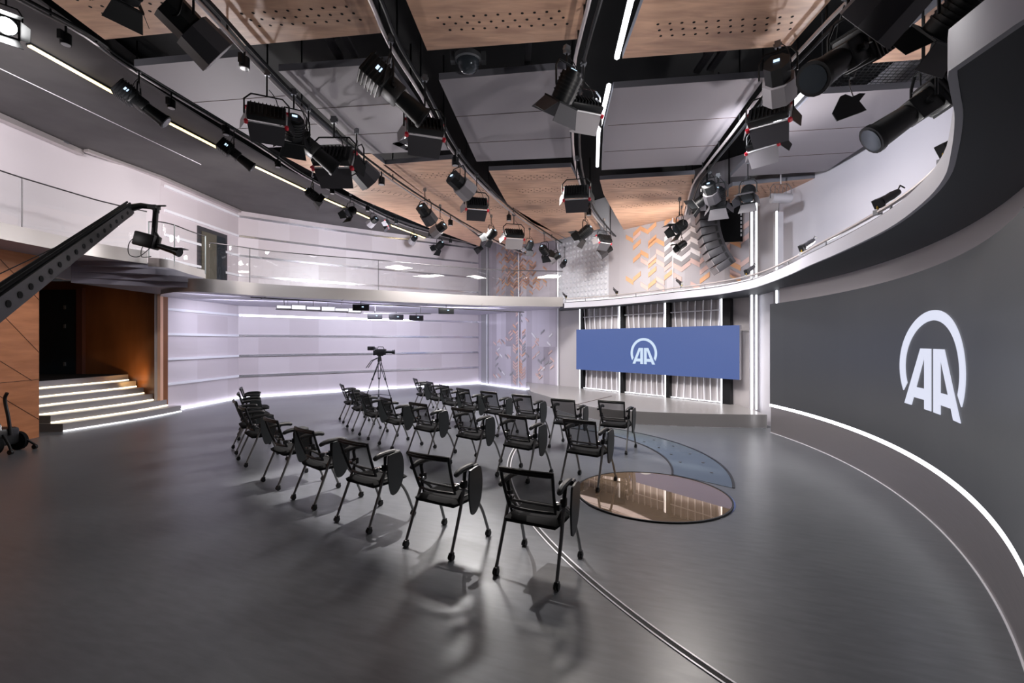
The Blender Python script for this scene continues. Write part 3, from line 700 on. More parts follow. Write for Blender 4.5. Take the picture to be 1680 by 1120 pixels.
# wire mesh grille at right
p0 = at_height(1430,120,ZP+.3); g = MB()
for i in range(22): g.tube([(i*.07-.75,-.35,0),(i*.07-.55,.35,0)],.005,4)
for j in range(10): g.tube([(-.8,j*.07-.33,0),(.85,j*.07-.33,0)],.005,4)
for sx_ in (-.7,.7): g.cyl((sx_,0,0),(sx_,0,.85),.008,6)
o = g.build('mesh_grille','silver'); o.location = p0; tag(o,'wire mesh grille in the gap above the far right panels','grille')
# dome camera
p = at_height(768,100,ZP+.15); o = empty('dome_camera', p, label='round dome camera in the black gap above the middle grey panel', cat='dome camera')
g = MB(); prof = [(.0,-.16),(.06,-.155),(.11,-.12),(.145,-.06),(.15,0)]
def lathe(g, prof, n=20, c=(0,0,0), mi=0):
    vs_, fs_ = [], []
    for r, z in prof:
        for k in range(n): a = 2*PI*k/n; vs_.append((c[0]+r*math.cos(a), c[1]+r*math.sin(a), c[2]+z))
    for i in range(len(prof)-1):
        for k in range(n): fs_.append((i*n+k, i*n+(k+1)%n, (i+1)*n+(k+1)%n, (i+1)*n+k))
    g.add(vs_, fs_, mi)
lathe(g, prof); g.build('dome','lens',o)
g = MB(); lathe(g, [(.15,-.01),(.175,0),(.175,.06),(.1,.12),(.03,.14),(.03,1.0)]); g.build('ring','silver',o)
MB().box((-.2,.02,.05),(.06,.1,.12)).build('ear','silver',o); MB().box((.2,.02,.05),(.06,.1,.12)).build('ear','silver',o)

# ------------------------------------------------------------------ lighting tracks
def track(pts, z, label, r=.022, pair=.11, down=True):
    P = spline([at_height(x,y,z) for x, y in pts], 4); base = P[0].copy()
    o = empty('lighting_track', base, label=label, cat='lighting track')
    for s in (0,1):
        L = []
        for i, p in enumerate(P):
            t = (P[min(i+1,len(P)-1)]-P[max(i-1,0)]).normalized(); L.append(p-base+Vector((t.y,-t.x,0))*pair*s)
        MB().tube(L, r, 6).build('rail','steel_pale' if s == 0 else 'black_metal',o)
    for i in range(0, len(P), 3):
        p = P[i]-base; MB().cyl((p.x,p.y,0),(p.x,p.y,ZT-z),.012,6).build('drop_rod','black_metal',o)
    return o
track([(0,-18),(30,0),(140,60),(225,120),(420,237),(495,287),(582,332),(670,372),(785,402)], 6.1, 'ceiling lighting track along the edge of the dark soffit')
track([(240,-70),(322,0),(420,105),(495,178),(595,262),(695,330),(795,388),(845,411),(905,432)], 5.25, 'ceiling lighting track left of the middle, ending at the arrow tile corner')
track([(560,-90),(607,0),(640,75),(690,155),(740,245),(790,303),(842,350),(917,399)], 5.25, 'middle left ceiling lighting track reaching the studded panel')
track([(985,-90),(967,0),(952,60),(942,112),(939,200),(945,275),(968,345),(1008,392)], 5.25, 'ceiling lighting track between the middle panels')
track([(1480,-80),(1385,8),(1327,68),(1252,150),(1202,217),(1160,270),(1136,305),(1124,352)], 5.25, 'ceiling lighting track on the right leading to the line array speaker')

# ------------------------------------------------------------------ fixture prototypes (origin at the body, hanger goes up; aims along +Y)
def yoke(g, w_, h_, r=.012):
    g.tube([(-w_,0,0),(-w_,0,h_*.7),(-w_*.7,0,h_),(w_*.7,0,h_),(w_,0,h_*.7),(w_,0,0)], r, 6)
def hanger(o, z0):
    h = MB().cyl((0,0,0),(0,0,1),.012,8).build('hanger','black_metal',o); h.location = (0,0,z0)
    MB().box((0,0,0),(.07,.05,.09)).cyl((-.05,0,.0),(.05,0,.0),.02,8).build('clamp','silver',o).location = (0,0,z0+.02)
def cable(o, z0, s=1):
    pts = spline([(0.03,0,z0+.1),(.12*s,-.05,z0-.05),(.16*s,-.1,-.02),(.05*s,-.16,-.02)], 5)
    MB().tube(pts, .006, 5).build('cable','black',o)
def leaf(parent, pts, mt, thick=.006, edge=None):
    P = [Vector(p) for p in pts]; nrm = (P[1]-P[0]).cross(P[2]-P[0]).normalized()*thick
    k = len(P); l = MB().add([*P, *[p+nrm for p in P]], [tuple(range(k))[::-1], tuple(range(k,2*k))]+[(i,(i+1)%k,(i+1)%k+k,i+k) for i in range(k)]).build('barn_door', mt, parent, 0)
    if edge: MB().tube([P[0],P[1]], .011, 4).build('hinge_edge','white_edge',l)
    return l
def proto_fresnel(tilt, leaf_mt='black_metal'):
    o = empty('barn_door_spotlight'); T = Matrix.Rotation(tilt,4,'X')
    MB().cyl((0,-.16,0),(0,.13,0),.135,18,T=T).cyl((0,-.2,0),(0,-.16,0),.1,18,T=T).build('housing','black_metal',o)
    g = MB()
    for y in (-.12,-.08,-.04,0,.04): g.cyl((0,y,0),(0,y+.015,0),.145,18,T=T)
    g.build('cooling_fins','black',o)
    MB().cyl((0,.131,0),(0,.136,0),.12,18,T=T).build('lens','lens',o)
    MB().box((0,.145,.14),(.3,.02,.03),T=T).box((0,.145,-.14),(.3,.02,.03),T=T).box((.14,.145,0),(.03,.02,.3),T=T).box((-.14,.145,0),(.03,.02,.3),T=T).build('door_frame','black_metal',o)
    def q(*p): return [T @ Vector(a) for a in p]
    leaf(o, q((-.14,.155,.15),(.14,.155,.15),(.19,.33,.24),(-.19,.33,.24)), leaf_mt)
    leaf(o, q((.14,.155,-.15),(-.14,.155,-.15),(-.19,.35,-.22),(.19,.35,-.22)), leaf_mt)
    leaf(o, q((-.15,.155,-.14),(-.15,.155,.14),(-.26,.3,.1),(-.26,.3,-.1)), leaf_mt)
    leaf(o, q((.15,.155,.14),(.15,.155,-.14),(.26,.3,-.1),(.26,.3,.1)), leaf_mt)
    g = MB(); yoke(g,.175,.3); g.build('yoke','black_metal',o); hanger(o,.3); cable(o,.3)
    MB().box((.0,-.205,.02),(.07,.01,.035),T=T).build('display','display',o)
    return o
def proto_profile(tilt):
    o = empty('profile_spotlight'); T = Matrix.Rotation(tilt,4,'X')
    MB().box((0,-.2,0),(.25,.3,.27),T=T,bev=.03).build('lamp_house','black_metal',o)
    g = MB()
    for k in range(6): g.box((0,-.32+k*.045,0),(.27,.015,.29),T=T)
    g.build('cooling_fins','black',o)
    MB().box((0,.03,0),(.2,.2,.2),T=T,bev=.02).build('shutter_gate','black',o)
    MB().cyl((0,.1,0),(0,.42,0),.09,18,r2=.115,T=T).cyl((0,.42,0),(0,.46,0),.125,18,T=T).build('lens_tube','black_metal',o)
    MB().cyl((0,.461,0),(0,.465,0),.1,18,T=T).build('lens','lens',o)
    MB().box((.128,-.2,.02),(.008,.075,.05),T=T).build('display','display',o); MB().box((0,-.355,.02),(.07,.008,.045),T=T).build('display','display',o)
    MB().cyl((-.14,.02,0),(.14,.02,0),.028,10,T=T).build('tilt_knob','black',o)
    g = MB(); yoke(g,.155,.3); g.build('yoke','black_metal',o); hanger(o,.3); cable(o,.3)
    return o
def proto_panel(tilt, front='dark_leaf', knobs=True):
    o = empty('soft_panel_light'); T = Matrix.Rotation(tilt,4,'X')
    MB().box((0,-.06,0),(.5,.1,.28),T=T,bev=.015).build('housing','black_metal',o)
    g = MB(); 
    for k in range(9): g.box((-.2+k*.05,-.125,0),(.012,.04,.22),T=T)
    g.build('cooling_fins','black',o)
    MB().box((0,-.008,0),(.46,.008,.25),T=T).build('diffuser','lens_pale',o)
    def q(*p): return [T @ Vector(a) for a in p]
    leaf(o, q((-.25,0,-.15),(.25,0,-.15),(.22,.27,-.25),(-.22,.27,-.25)), front, edge=True)
    leaf(o, q((.25,0,.15),(-.25,0,.15),(-.22,.22,.3),(.22,.22,.3)), 'black_metal', edge=True)
    leaf(o, q((-.26,0,.14),(-.26,0,-.14),(-.36,.2,-.1),(-.36,.2,.1)), 'grey_leaf', edge=True)
    leaf(o, q((.26,0,-.14),(.26,0,.14),(.36,.2,.1),(.36,.2,-.1)), 'black_metal', edge=True)
    for (x, z) in ((-.26,-.15),(.26,-.15),(.26,.15),(-.26,.15)):
        if knobs: MB().cyl((x,-.01,z),(x,.035,z),.028,12,T=T).build('knob','red',o)
    g = MB(); yoke(g,.29,.3); g.build('yoke','black_metal',o); hanger(o,.3); cable(o,.3)
    return o
def proto_can():
    o = empty('track_downlight'); 
    MB().cyl((0,0,-.06),(0,0,.08),.062,16).build('can','black_metal',o); MB().cyl((0,0,-.064),(0,0,-.06),.05,16).build('lens','lens_pale',o)
    MB().box((0,-.07,.03),(.05,.06,.12)).build('driver_box','black',o)
    h = MB().cyl((0,0,0),(0,0,1),.014,8).build('hanger','black_metal',o); h.location = (0,0,.08)
    return o
def proto_hood(tilt, mt='dark_leaf'):
    o = empty('hooded_floodlight'); T = Matrix.Rotation(tilt,4,'X')
    MB().cyl((0,-.2,0),(0,.05,0),.16,8,T=T).build('lamp_house','black_metal',o)
    MB().cyl((0,.05,0),(0,.34,0),.2,8,r2=.22,T=T).build('hood',mt,o)
    MB().cyl((0,.341,0),(0,.344,0),.19,8,T=T).build('lens','lens_pale',o)
    MB().box((0,-.21,.02),(.07,.01,.04),T=T).build('display','display',o)
    g = MB(); yoke(g,.22,.32); g.build('yoke','black_metal',o); hanger(o,.32); cable(o,.32)
    return o
for k_ in (): pass
PT = {'F': proto_fresnel(-.6), 'f': proto_fresnel(-.9,'dark_leaf'), 'P': proto_profile(-.6), 'S': proto_panel(-.5), 's': proto_panel(-.75,'grey_leaf'), 'C': proto_can(), 'H': proto_hood(-.6), 'h': proto_hood(-.45,'grey_leaf')}
used = {k: False for k in PT}
NM = {'F':'black barn-door spotlight','f':'grey-leaved spotlight','P':'black profile spotlight','S':'red-knobbed soft light','s':'grey-leaved soft light','C':'black downlight can','H':'dark hooded floodlight','h':'pale hooded floodlight'}
CT = {'F':'spotlight','f':'spotlight','P':'spotlight','S':'panel light','s':'panel light','C':'downlight','H':'floodlight','h':'floodlight'}
TN = {0:('the soffit edge track',6.1),1:('the left ceiling track',5.25),2:('the middle left ceiling track',5.25),3:('the middle ceiling track',5.25),4:('the right ceiling track',5.25)}
def fixture(k, px, py, tr, yaw, z=None, sc=1.0, label=None):
    zt = TN[tr][1]; z = z if z is not None else zt-.5
    p = at_height(px, py, z)
    r = PT[k] if not used[k] else copy_tree(PT[k]); used[k] = True
    r.location = p; r.rotation_euler = (0,0,math.radians(yaw)); sc *= .9; r.scale = (sc,)*3
    for c in r.children:
        if c.name.startswith('hanger'):
            top = zt-z; c.scale = (1,1,max(.05, top/sc-c.location.z))
        if c.name.startswith('clamp'): c.location.z = max(.1, (zt-z)/sc)-.0
    r['label'] = label; r['category'] = CT[k]; r['group'] = CT[k]+'s hung from the ceiling tracks'
    return r
ordn = ['nearest','second nearest','third nearest','fourth nearest','fifth nearest','sixth nearest','seventh nearest','eighth nearest','ninth nearest','tenth nearest','eleventh nearest','twelfth nearest']
FX = [
 # track 0
 ('C',108,66,0,0,5.9,1.1),('C',281,172,0,0,5.9,1.1),('C',371,216,0,0,5.9,1.1),('C',456,270,0,0,5.9,1.1),('C',545,314,0,0,5.9,1.1),('C',603,343,0,0,5.9,1.1),('C',650,364,0,0,5.9,1.1),('C',705,386,0,0,5.9,1.1),('C',739,396,0,0,5.9,1.1),
 ('P',228,168,0,-60,None,1.0),('P',384,252,0,-60,None,.95),('F',513,320,0,-60,None,1.0),('F',575,347,0,150,None,.95),('h',613,362,0,60,None,.7),('S',635,368,0,100,None,.75),('h',679,392,0,40,None,.7),('F',721,403,0,60,None,1.05),('H',787,408,0,90,None,.7),
 # track 1
 ('H',306,40,1,-40,4.75,1.0),('F',212,-22,1,60,4.75,.8),('S',438,192,1,25,4.7,.95),('F',482,212,1,30,4.75,1.0),('P',506,240,1,-60,4.7,1.1),('S',548,262,1,0,4.65,1.25),('H',585,272,1,-40,4.7,1.05),
 ('H',697,348,1,-30,4.75,.9),('h',722,374,1,60,4.7,.8),('F',806,385,1,60,4.75,.9),('s',843,386,1,15,4.7,1.1),('f',869,403,1,30,4.75,.8),('F',893,411,1,-40,4.7,1.0),('h',912,421,1,60,4.7,.8),('H',926,431,1,20,4.7,.6),
 ('C',401,105,1,0,5.1,1.0),('C',626,298,1,0,5.05,1.1),('C',739,366,1,0,5.05,1.1),
 # track 2
 ('P',641,146,2,-65,4.7,1.1),('S',697,212,2,20,4.6,1.0),('h',752,300,2,-45,4.7,.95),('S',782,336,2,15,4.65,.95),('C',747,266,2,0,5.05,1.1),('C',835,358,2,0,5.05,1.1),
 # track 3
 ('f',930,146,3,40,4.8,1.1),('s',957,178,3,20,4.7,.9),('S',946,318,3,-10,4.6,1.0),('F',960,381,3,60,4.7,1.1),('S',991,393,3,30,4.7,.9),('H',995,410,3,90,4.6,.85),('C',966,349,3,0,5.0,1.1),
 # track 4
 ('P',1392,90,4,110,4.65,1.4),('h',1276,124,4,-35,4.9,.95),('S',1262,192,4,-40,4.7,1.0),('s',1254,236,4,-50,4.65,.9),('H',1165,312,4,-40,4.9,.85),('f',1178,325,4,-30,4.8,1.15),('F',1150,330,4,60,4.9,.9),('F',1115,372,4,100,4.6,1.0),('F',1118,402,4,80,4.3,.7),('C',1290,155,4,0,5.05,1.2),
]
cnt = {}
for (k,px,py,tr,yaw,z,sc) in FX:
    key = (k,tr); tot = sum(1 for f in FX if (f[0],f[3]) == key); cnt[key] = cnt.get(key,0)+1
    if tot == 1: lb = 'the only %s on %s' % (NM[k], TN[tr][0])
    else: lb = '%s on %s, %s to the camera' % (NM[k], TN[tr][0], ordn[cnt[key]-1])
    fixture(k,px,py,tr,yaw,z,sc,lb)
# lit lamp at the far left
o = fixture('F',10,40,0,-132,5.75,.85,'brightly lit spotlight glaring at the top left, white barn doors')
for c in o.children:
    if c.name.startswith(('lens','display')): c.data = c.data.copy(); c.data.materials[0] = M['lamp_hot']
# far right extra fixtures hung on short droppers
def fx_free(k,px,py,z,yaw,sc,label):
    global FX; p = at_height(px,py,z); r = copy_tree(PT[k]); r.location = p; r.rotation_euler = (0,0,math.radians(yaw)); r.scale = (sc,)*3
    for c in r.children:
        if c.name.startswith('hanger'): c.scale = (1,1,max(.05,(ZT-z)/sc-c.location.z))
    r['label'] = label; r['category'] = CT[k]; r.pop('group', None) if 'group' in r else None; return r
fx_free('P',1515,172,4.45,78,1.3,'large black profile spotlight at far right before the pale curved wall')
fx_free('F',1562,30,4.6,20,1.0,'black spotlight at the top right against the pale wood panel')
fx_free('f',1227,318,4.8,140,.9,'small dark barn-door spotlight left of the white tube light')
fx_free('H',1500,-40,4.5,30,1.1,'big dark hooded floodlight cut by the top edge of the photo')
# white tube light above the pillar
p = at_height(1281,322,4.75); p = at_depth(1281,325,9.6); o = empty('cage_work_light', p, label='white cylindrical light in a wire cage above the square pillar', cat='work light')
MB().cyl((-.2,0,0),(.2,0,0),.1,18).build('tube_body','cage',o)
g = MB(); yoke(g,.22,.3,.008)
for x in (-.13,-.05,.03,.11): g.tube([(x,0,.08),(x+.02,0,.26)],.005,4)
g.build('wire_cage','silver',o); g = MB(); g.cyl((0,0,.3),(0,0,ZT-p.z),.012,8); g.build('hanger','cage',o)
# paddle aerial
p = at_height(1393,174,4.6); o = empty('paddle_aerial', p, label='flat black arrow-shaped paddle aerial hanging below the right panels', cat='aerial')
T = Matrix.Rotation(math.radians(-15),4,'Z') @ Matrix.Rotation(math.radians(90),4,'X')
MB().prism([(-.17,-.06),(-.12,-.16),(.12,-.09),(.17,-.07),(.1,.04),(.16,.12),(.1,.13),(.03,.10),(-.04,.14),(-.09,.12)], -.008, .008, T=T).build('blade','black',o)
MB().tube(spline([(.05,.0,.1),(.0,.0,.3),(.08,0,.5),(.02,0,ZT-p.z)],5),.007,5).build('cable','silver',o)
# line array speaker
p = at_height(1163,405,4.2); p = at_depth(1160,352,10.9); o = empty('line_array_speaker', p, math.radians(-12), label='curved dark line array speaker hanging before the arrow tile wall', cat='speaker')
ang = 0; pos = Vector((0,0,0)); nseg = 8; 
for k in range(nseg):
    T = Matrix.Translation(pos) @ Matrix.Rotation(ang,4,'Y')
    MB().box((0,0,-.085),(.42,.62,.165),T=T,bev=.008).build('cabinet','dark_leaf',o)
    MB().box((-.215,0,-.085),(.012,.56,.14),T=T).build('grille_front','grey_leaf',o)
    MB().box((.12,-.315,-.085),(.05,.02,.12),T=T).build('rigging_plate','black',o)
    pos = pos+(T.to_3x3() @ Vector((0,0,-.175))); ang -= .085
MB().box((.1,0,.06),(.9,.06,.05)).box((.0,0,.03),(.05,.5,.05)).build('fly_frame','black_metal',o)
MB().cyl((.0,0,.06),(.0,0,ZT-p.z),.02,8).build('hanger','black_metal',o)
p = at_depth(1196,365,11.2); o = empty('acoustic_screen', p, math.radians(-10), label='flat black perforated board hanging behind the line array speaker', cat='board')
MB().box((0,0,0),(.62,.05,.95)).build('board','black_rough',o); g = MB()
for k in range(8): g.box((.27,-.03,.38-k*.1),(.03,.012,.06))
g.build('slot','cage',o); MB().cyl((0,0,.47),(0,0,ZT-p.z),.015,8).build('hanger','black_metal',o)

# small clip lamps on the gallery rail
def clip_lamp(px, py, s, yaw, label, first=[None]):
    # rail point at this column
    i = min(range(len(L2)-1), key=lambda i: abs(840+F*L2[i].x/max(L2[i].y,.3)-px) if L2[i].y > 2 else 1e9)
    b = L2[i]; z = 3.30
    o = empty('clip_lamp', (b.x,b.y,z), math.radians(yaw), label=label, cat='clip lamp', group='clip lamps along the gallery rail'); o.scale = (s,)*3
    MB().box((0,0,0),(.06,.06,.05)).build('clamp','silver',o)
    MB().tube([(0,0,.02),(0,0,.1),(.02,.12,.15)],.012,8).build('arm','brass',o)
    T = Matrix.Translation((0,.14,.17)) @ Matrix.Rotation(.5,4,'X')
    MB().tube([(0,.14,0),(0,.05,0),(0,-.02,0),(0,-.12,0)],[.035,.045,.042,.05],12,T=T).build('lamp_body','dark_leaf',o)
    MB().box((0,-.15,0),(.08,.06,.1),T=T).build('reflector','black',o)
    MB().tube([(0,.12,.0),(0,.2,.05),(0,.24,.0)],.008,6,T=T).build('lead','black',o)
for a in ((928,485,.8,20,'clip lamp at the far left end of the gallery rail'),(1014,472,.85,10,'second clip lamp from the left on the gallery rail'),(1121,460,.9,10,'third clip lamp from the left, before the white arrow tiles'),(1226,435,1.0,-60,'clip lamp just left of the paired light lines'),(1312,402,1.0,-70,'clip lamp just right of the square pillar'),(1440,338,1.0,-80,'brass-clamped clip lamp on the middle of the curved rail'),(1541,245,1.0,-90,'nearest and largest clip lamp at the far right of the rail')): clip_lamp(*a)

# rig under the lower gallery
def under(px, py, d): return at_depth(px, py, d)
a, b, c_ = under(411,487.5,11.9), under(630,500,13.0), under(860,512,14.6)
o = empty('lighting_track', a, label='thin dark track hanging before the lower gallery fascia', cat='lighting track')
MB().tube([a-a,b-a,c_-a],.014,6).build('rail','rail_dark',o)
for (x,y,dd_) in ((428,487,12.0),(560,490,12.7),(700,497,13.5),(790,501,14.1)):
    p = under(x,y,dd_)-a; MB().cyl((p.x,p.y,p.z-.05),(p.x,p.y+.25,3.1-a.z),.007,6).build('drop_rod','rail_dark',o)
fs0 = None
for k, (px,py,d_) in enumerate(((466,504,13.2),(490,504.5,13.4),(514,506,13.55),(538,507,13.7),(560,508.5,13.85),(581,509.5,14.0))):
    p = under(px,py,d_)
    if fs0 is None:
        o = empty('white_flood_panel', p); MB().box((0,0,0),(.40,.3,.12),bev=.01).build('housing','cage',o); MB().box((0,-.155,0),(.36,.012,.09)).build('diffuser','soft_light',o)
        MB().cyl((0,0,.05),(0,0,.3),.01,6).build('hanger','cage',o); fs0 = o
    else: o = copy_tree(fs0); o.location = p
    for c in o.children:
        if c.name.startswith('hanger'): pass
    o.rotation_euler = (0,0,.45); o.scale = (1,1,1.25 if k % 2 else .8)
    tag(o, ['leftmost','second from left','third from left','fourth from left','fifth from left','rightmost'][k]+' white flood panel under the lower gallery', 'flood panel', 'white flood panels under the lower gallery')
fs1 = None
for k, (px,py,d_,lb) in enumerate(((592,504.5,13.3,'dark flat light on the track, before the white flood panels'),(732,510,13.9,'dark flat light alone at the right of the lower gallery track'),(615,519,14.6,'left one of three grey lights under the lower gallery'),(650,520.5,14.9,'middle one of three grey lights under the lower gallery'),(683,521.5,15.1,'right one of three grey lights under the lower gallery'))):
    p = under(px,py,d_)
    if fs1 is None or k == 2:
        o = empty('flat_studio_light', p); MB().box((0,0,0),(.46,.12,.18),bev=.01).build('housing','black_metal' if k == 0 else 'dark_leaf',o); MB().box((.05,-.065,.02),(.05,.01,.03)).build('display','display',o)
        MB().cyl((0,0,.08),(0,0,.18),.01,6).build('hanger','black_metal',o); fs1 = o
    else: o = copy_tree(fs1); o.location = p
    o.rotation_euler = (0,0,.35); tag(o, lb, 'studio light', 'flat studio lights under the lower gallery')
a, b = under(597,514,14.5), under(707,514.5,15.2); o = empty('lighting_track', a, label='short pale track carrying three grey lights under the lower gallery', cat='lighting track')
MB().tube([a-a,b-a],.02,6).build('rail','cage',o); MB().cyl((.3,.2,0),(.3,.2,3.1-a.z),.01,6).build('drop_rod','cage',o); MB().cyl((1.7,.5,0),(1.7,.5,3.1-a.z),.01,6).build('drop_rod','cage',o)
g = MB(); a, b = under(452,507,13.1), under(592,513,14.2); g.tube([a-a,b-a],.018,6); o = empty('lighting_track', a, label='short pale track carrying the white flood panels', cat='lighting track'); g.build('rail','cage',o)
MB().cyl((.3,.1,0),(.3,.1,3.1-a.z),.01,6).build('drop_rod','cage',o)
# small cameras under the cove at left
for px, py, lb in ((105,231,'small grey box lamp on the upper left wall, nearer one'),(212,270,'small grey box lamp on the upper left wall, farther one')):
    p = at_depth(px,py,9.86*F/(840-px)); o = empty('wall_lamp', p, label=lb, cat='wall lamp', group='small box lamps on the upper left wall')
    MB().box((0,0,0),(.14,.1,.1)).build('lamp_box','silver',o); MB().box((.02,.05,.08),(.1,.06,.12)).build('bracket','dark_leaf',o)
# ------------------------------------------------------------------ steps at the left doorway
fronts = [  # z of tread foot, plan of the riser front from near end to far end
 [(-9.46,9.59),(-9.24,10.35),(-9.03,11.25),(-8.97,12.34)],
 [(-9.80,9.67),(-9.55,10.4),(-9.36,11.3),(-9.33,12.32)],
 [(-10.08,9.69),(-9.86,10.45),(-9.68,11.35),(-9.62,12.2)],
 [(-10.35,9.0),(-10.2,10.3),(-10.02,11.4),(-9.95,12.30)],
 [(-10.62,9.0),(-10.47,10.4),(-10.33,11.5),(-10.28,12.45)],
 [(-10.95,9.0),(-10.78,10.5),(-10.66,11.6),(-10.62,12.6)]]
stair = empty('stairs_entrance', (-9.8,11,0), label='six curved brushed steel steps with glowing edges in the left recess', cat='staircase', kind='structure')
s0 = Vector((-9.8,11,0)); RH = .165
for k, fr in enumerate(fronts):
    c = spline([(p[0],p[1],0) for p in fr], 5); e0, e1 = c[0], c[-1]
    bk = [Vector((-11.3,e1.y,0)), Vector((-11.3,e0.y,0))] if k else [Vector((-9.9,12.12,0)), Vector((-9.9,e0.y,0))]
    if k < 3: bk = [Vector((-10.4,min(e1.y,12.1 if k else 12.1),0)), Vector((-10.4,e0.y,0))]
    if k >= 5: bk = [Vector((-14.3,12.7,0)), Vector((-14.3,8.75,0)), Vector((-10.97,8.75,0))]
    z0 = k*RH
    st_ = MB().prism([p-s0 for p in c+bk], z0+(.0 if k < 5 else 0), z0+RH).build('step', 'steel' if k < 5 else 'steel', stair)
    led = c if k > 2 else c
    MB().strip([p-s0 for p in led], z0+.004, z0+.026, -.018, off=-.004).build('step_light', 'stair_led' if k else 'white_light', st_)
MB().prism([Vector(p)-s0 for p in [(-14.3,8.8,0),(-10.98,8.8,0),(-10.82,10.5,0),(-10.72,12.6,0),(-14.3,12.7,0)]], 6*RH, 6*RH+.01).build('landing', 'black_rough', stair)

# ------------------------------------------------------------------ floor features
rc, rr0 = (7.84996,6.80403), 7.8988
o = empty('floor_track', (0,6,0), label='curved double steel track line set in the floor under the front chairs', cat='floor track'); z_ = Vector((0,6,0))
a_lo = math.degrees(math.atan2(2.0-rc[1], 1.62-rc[0])) % 360; a_hi = 170
for dr, nm, mt, wd in ((-.032,'rail','ledge_white',.013),(.019,'rail','ledge_white',.013),(-.016,'slot','plenum',.032)):
    a = arc(rc, rr0+dr, 222, 168, 60); b = arc(rc, rr0+dr+wd, 222, 168, 60)
    g = MB(); vs_ = [p-z_+Vector((0,0,.002)) for p in a]+[p-z_+Vector((0,0,.002)) for p in b]; n = len(a)
    vs_ += [v_+Vector((0,0,.004 if nm == 'rail' else .001)) for v_ in vs_]
    fs_ = []
    for i in range(n-1): fs_ += [(i,i+1,n+i+1,n+i),(2*n+i,2*n+i+1,3*n+i+1,3*n+i),(i,i+1,2*n+i+1,2*n+i),(n+i,n+i+1,3*n+i+1,3*n+i)]
    g.add(vs_, fs_); g.build(nm, mt, o)
Cc, Rc = (1.735,5.68), .93
o = empty('round_floor_mirror', (*Cc,0), label='round bronze mirror disc set in the floor beside the chairs', cat='floor mirror')
MB().prism(arc((0,0), Rc-.02, 0, 357, 96), .002, .009).build('mirror','bronze',o)
g = MB(); a = arc((0,0),Rc-.02,0,360,96); b = arc((0,0),Rc,0,360,96); n = len(a)
vs_ = [p+Vector((0,0,.001)) for p in a]+[p+Vector((0,0,.001)) for p in b]+[p+Vector((0,0,.014)) for p in a]+[p+Vector((0,0,.014)) for p in b]
g.add(vs_, [q for i in range(n-1) for q in ((2*n+i,2*n+i+1,3*n+i+1,3*n+i),(i,i+1,2*n+i+1,2*n+i),(n+i,n+i+1,3*n+i+1,3*n+i))]); g.build('rim','black_metal',o)
g = MB(); a = arc((0,0),Rc,0,360,96); b = arc((0,0),Rc+.018,0,360,96)
vs_ = [p+Vector((0,0,.003)) for p in a]+[p+Vector((0,0,.003)) for p in b]; g.add(vs_, [(i,i+1,n+i+1,n+i) for i in range(n-1)]); g.build('chrome_ring','chrome',o)
# crescent
oc, orr = (-.19842,7.45618), 3.42365; ic, irr = (-.474,7.59345), 2.98713
cres = empty('glazed_floor_slot', (2.7,7.5,0), label='blue grey glazed crescent slot in the floor behind the mirror disc', cat='floor glass'); cz = Vector((2.7,7.5,0))
out_ = [p for p in arc(oc, orr, -27, 50, 50)]; inn = [p for p in arc(ic, irr, -21.5, 57, 50)]
poly = [p for p in out_ if (p-Vector((*Cc,0))).length > Rc+.03]+[p for p in inn[::-1] if (p-Vector((*Cc,0))).length > Rc+.03]
MB().prism([p-cz for p in poly], .001, .005).build('glass_cover','smoke_glass',cres)
g = MB()
for L, w_ in ((out_, -.035),(inn, .03)):
    L = [p for p in L if (p-Vector((*Cc,0))).length > Rc+.03]
    g.strip([p-cz for p in L], .001, .009, w_)
g.build('dark_rim','black',cres)
g = MB()
for i in range(5):
    for (c_, r_, a_) in ((oc,orr-.22,-16+i*10),(ic,irr+.16,-8+i*9)):
        p = Vector((c_[0]+r_*math.cos(math.radians(a_)), c_[1]+r_*math.sin(math.radians(a_)), 0))-cz; g.cyl((p.x,p.y,.004),(p.x,p.y,.01),.022,8)
g.build('glass_fixing','dark_leaf',cres)

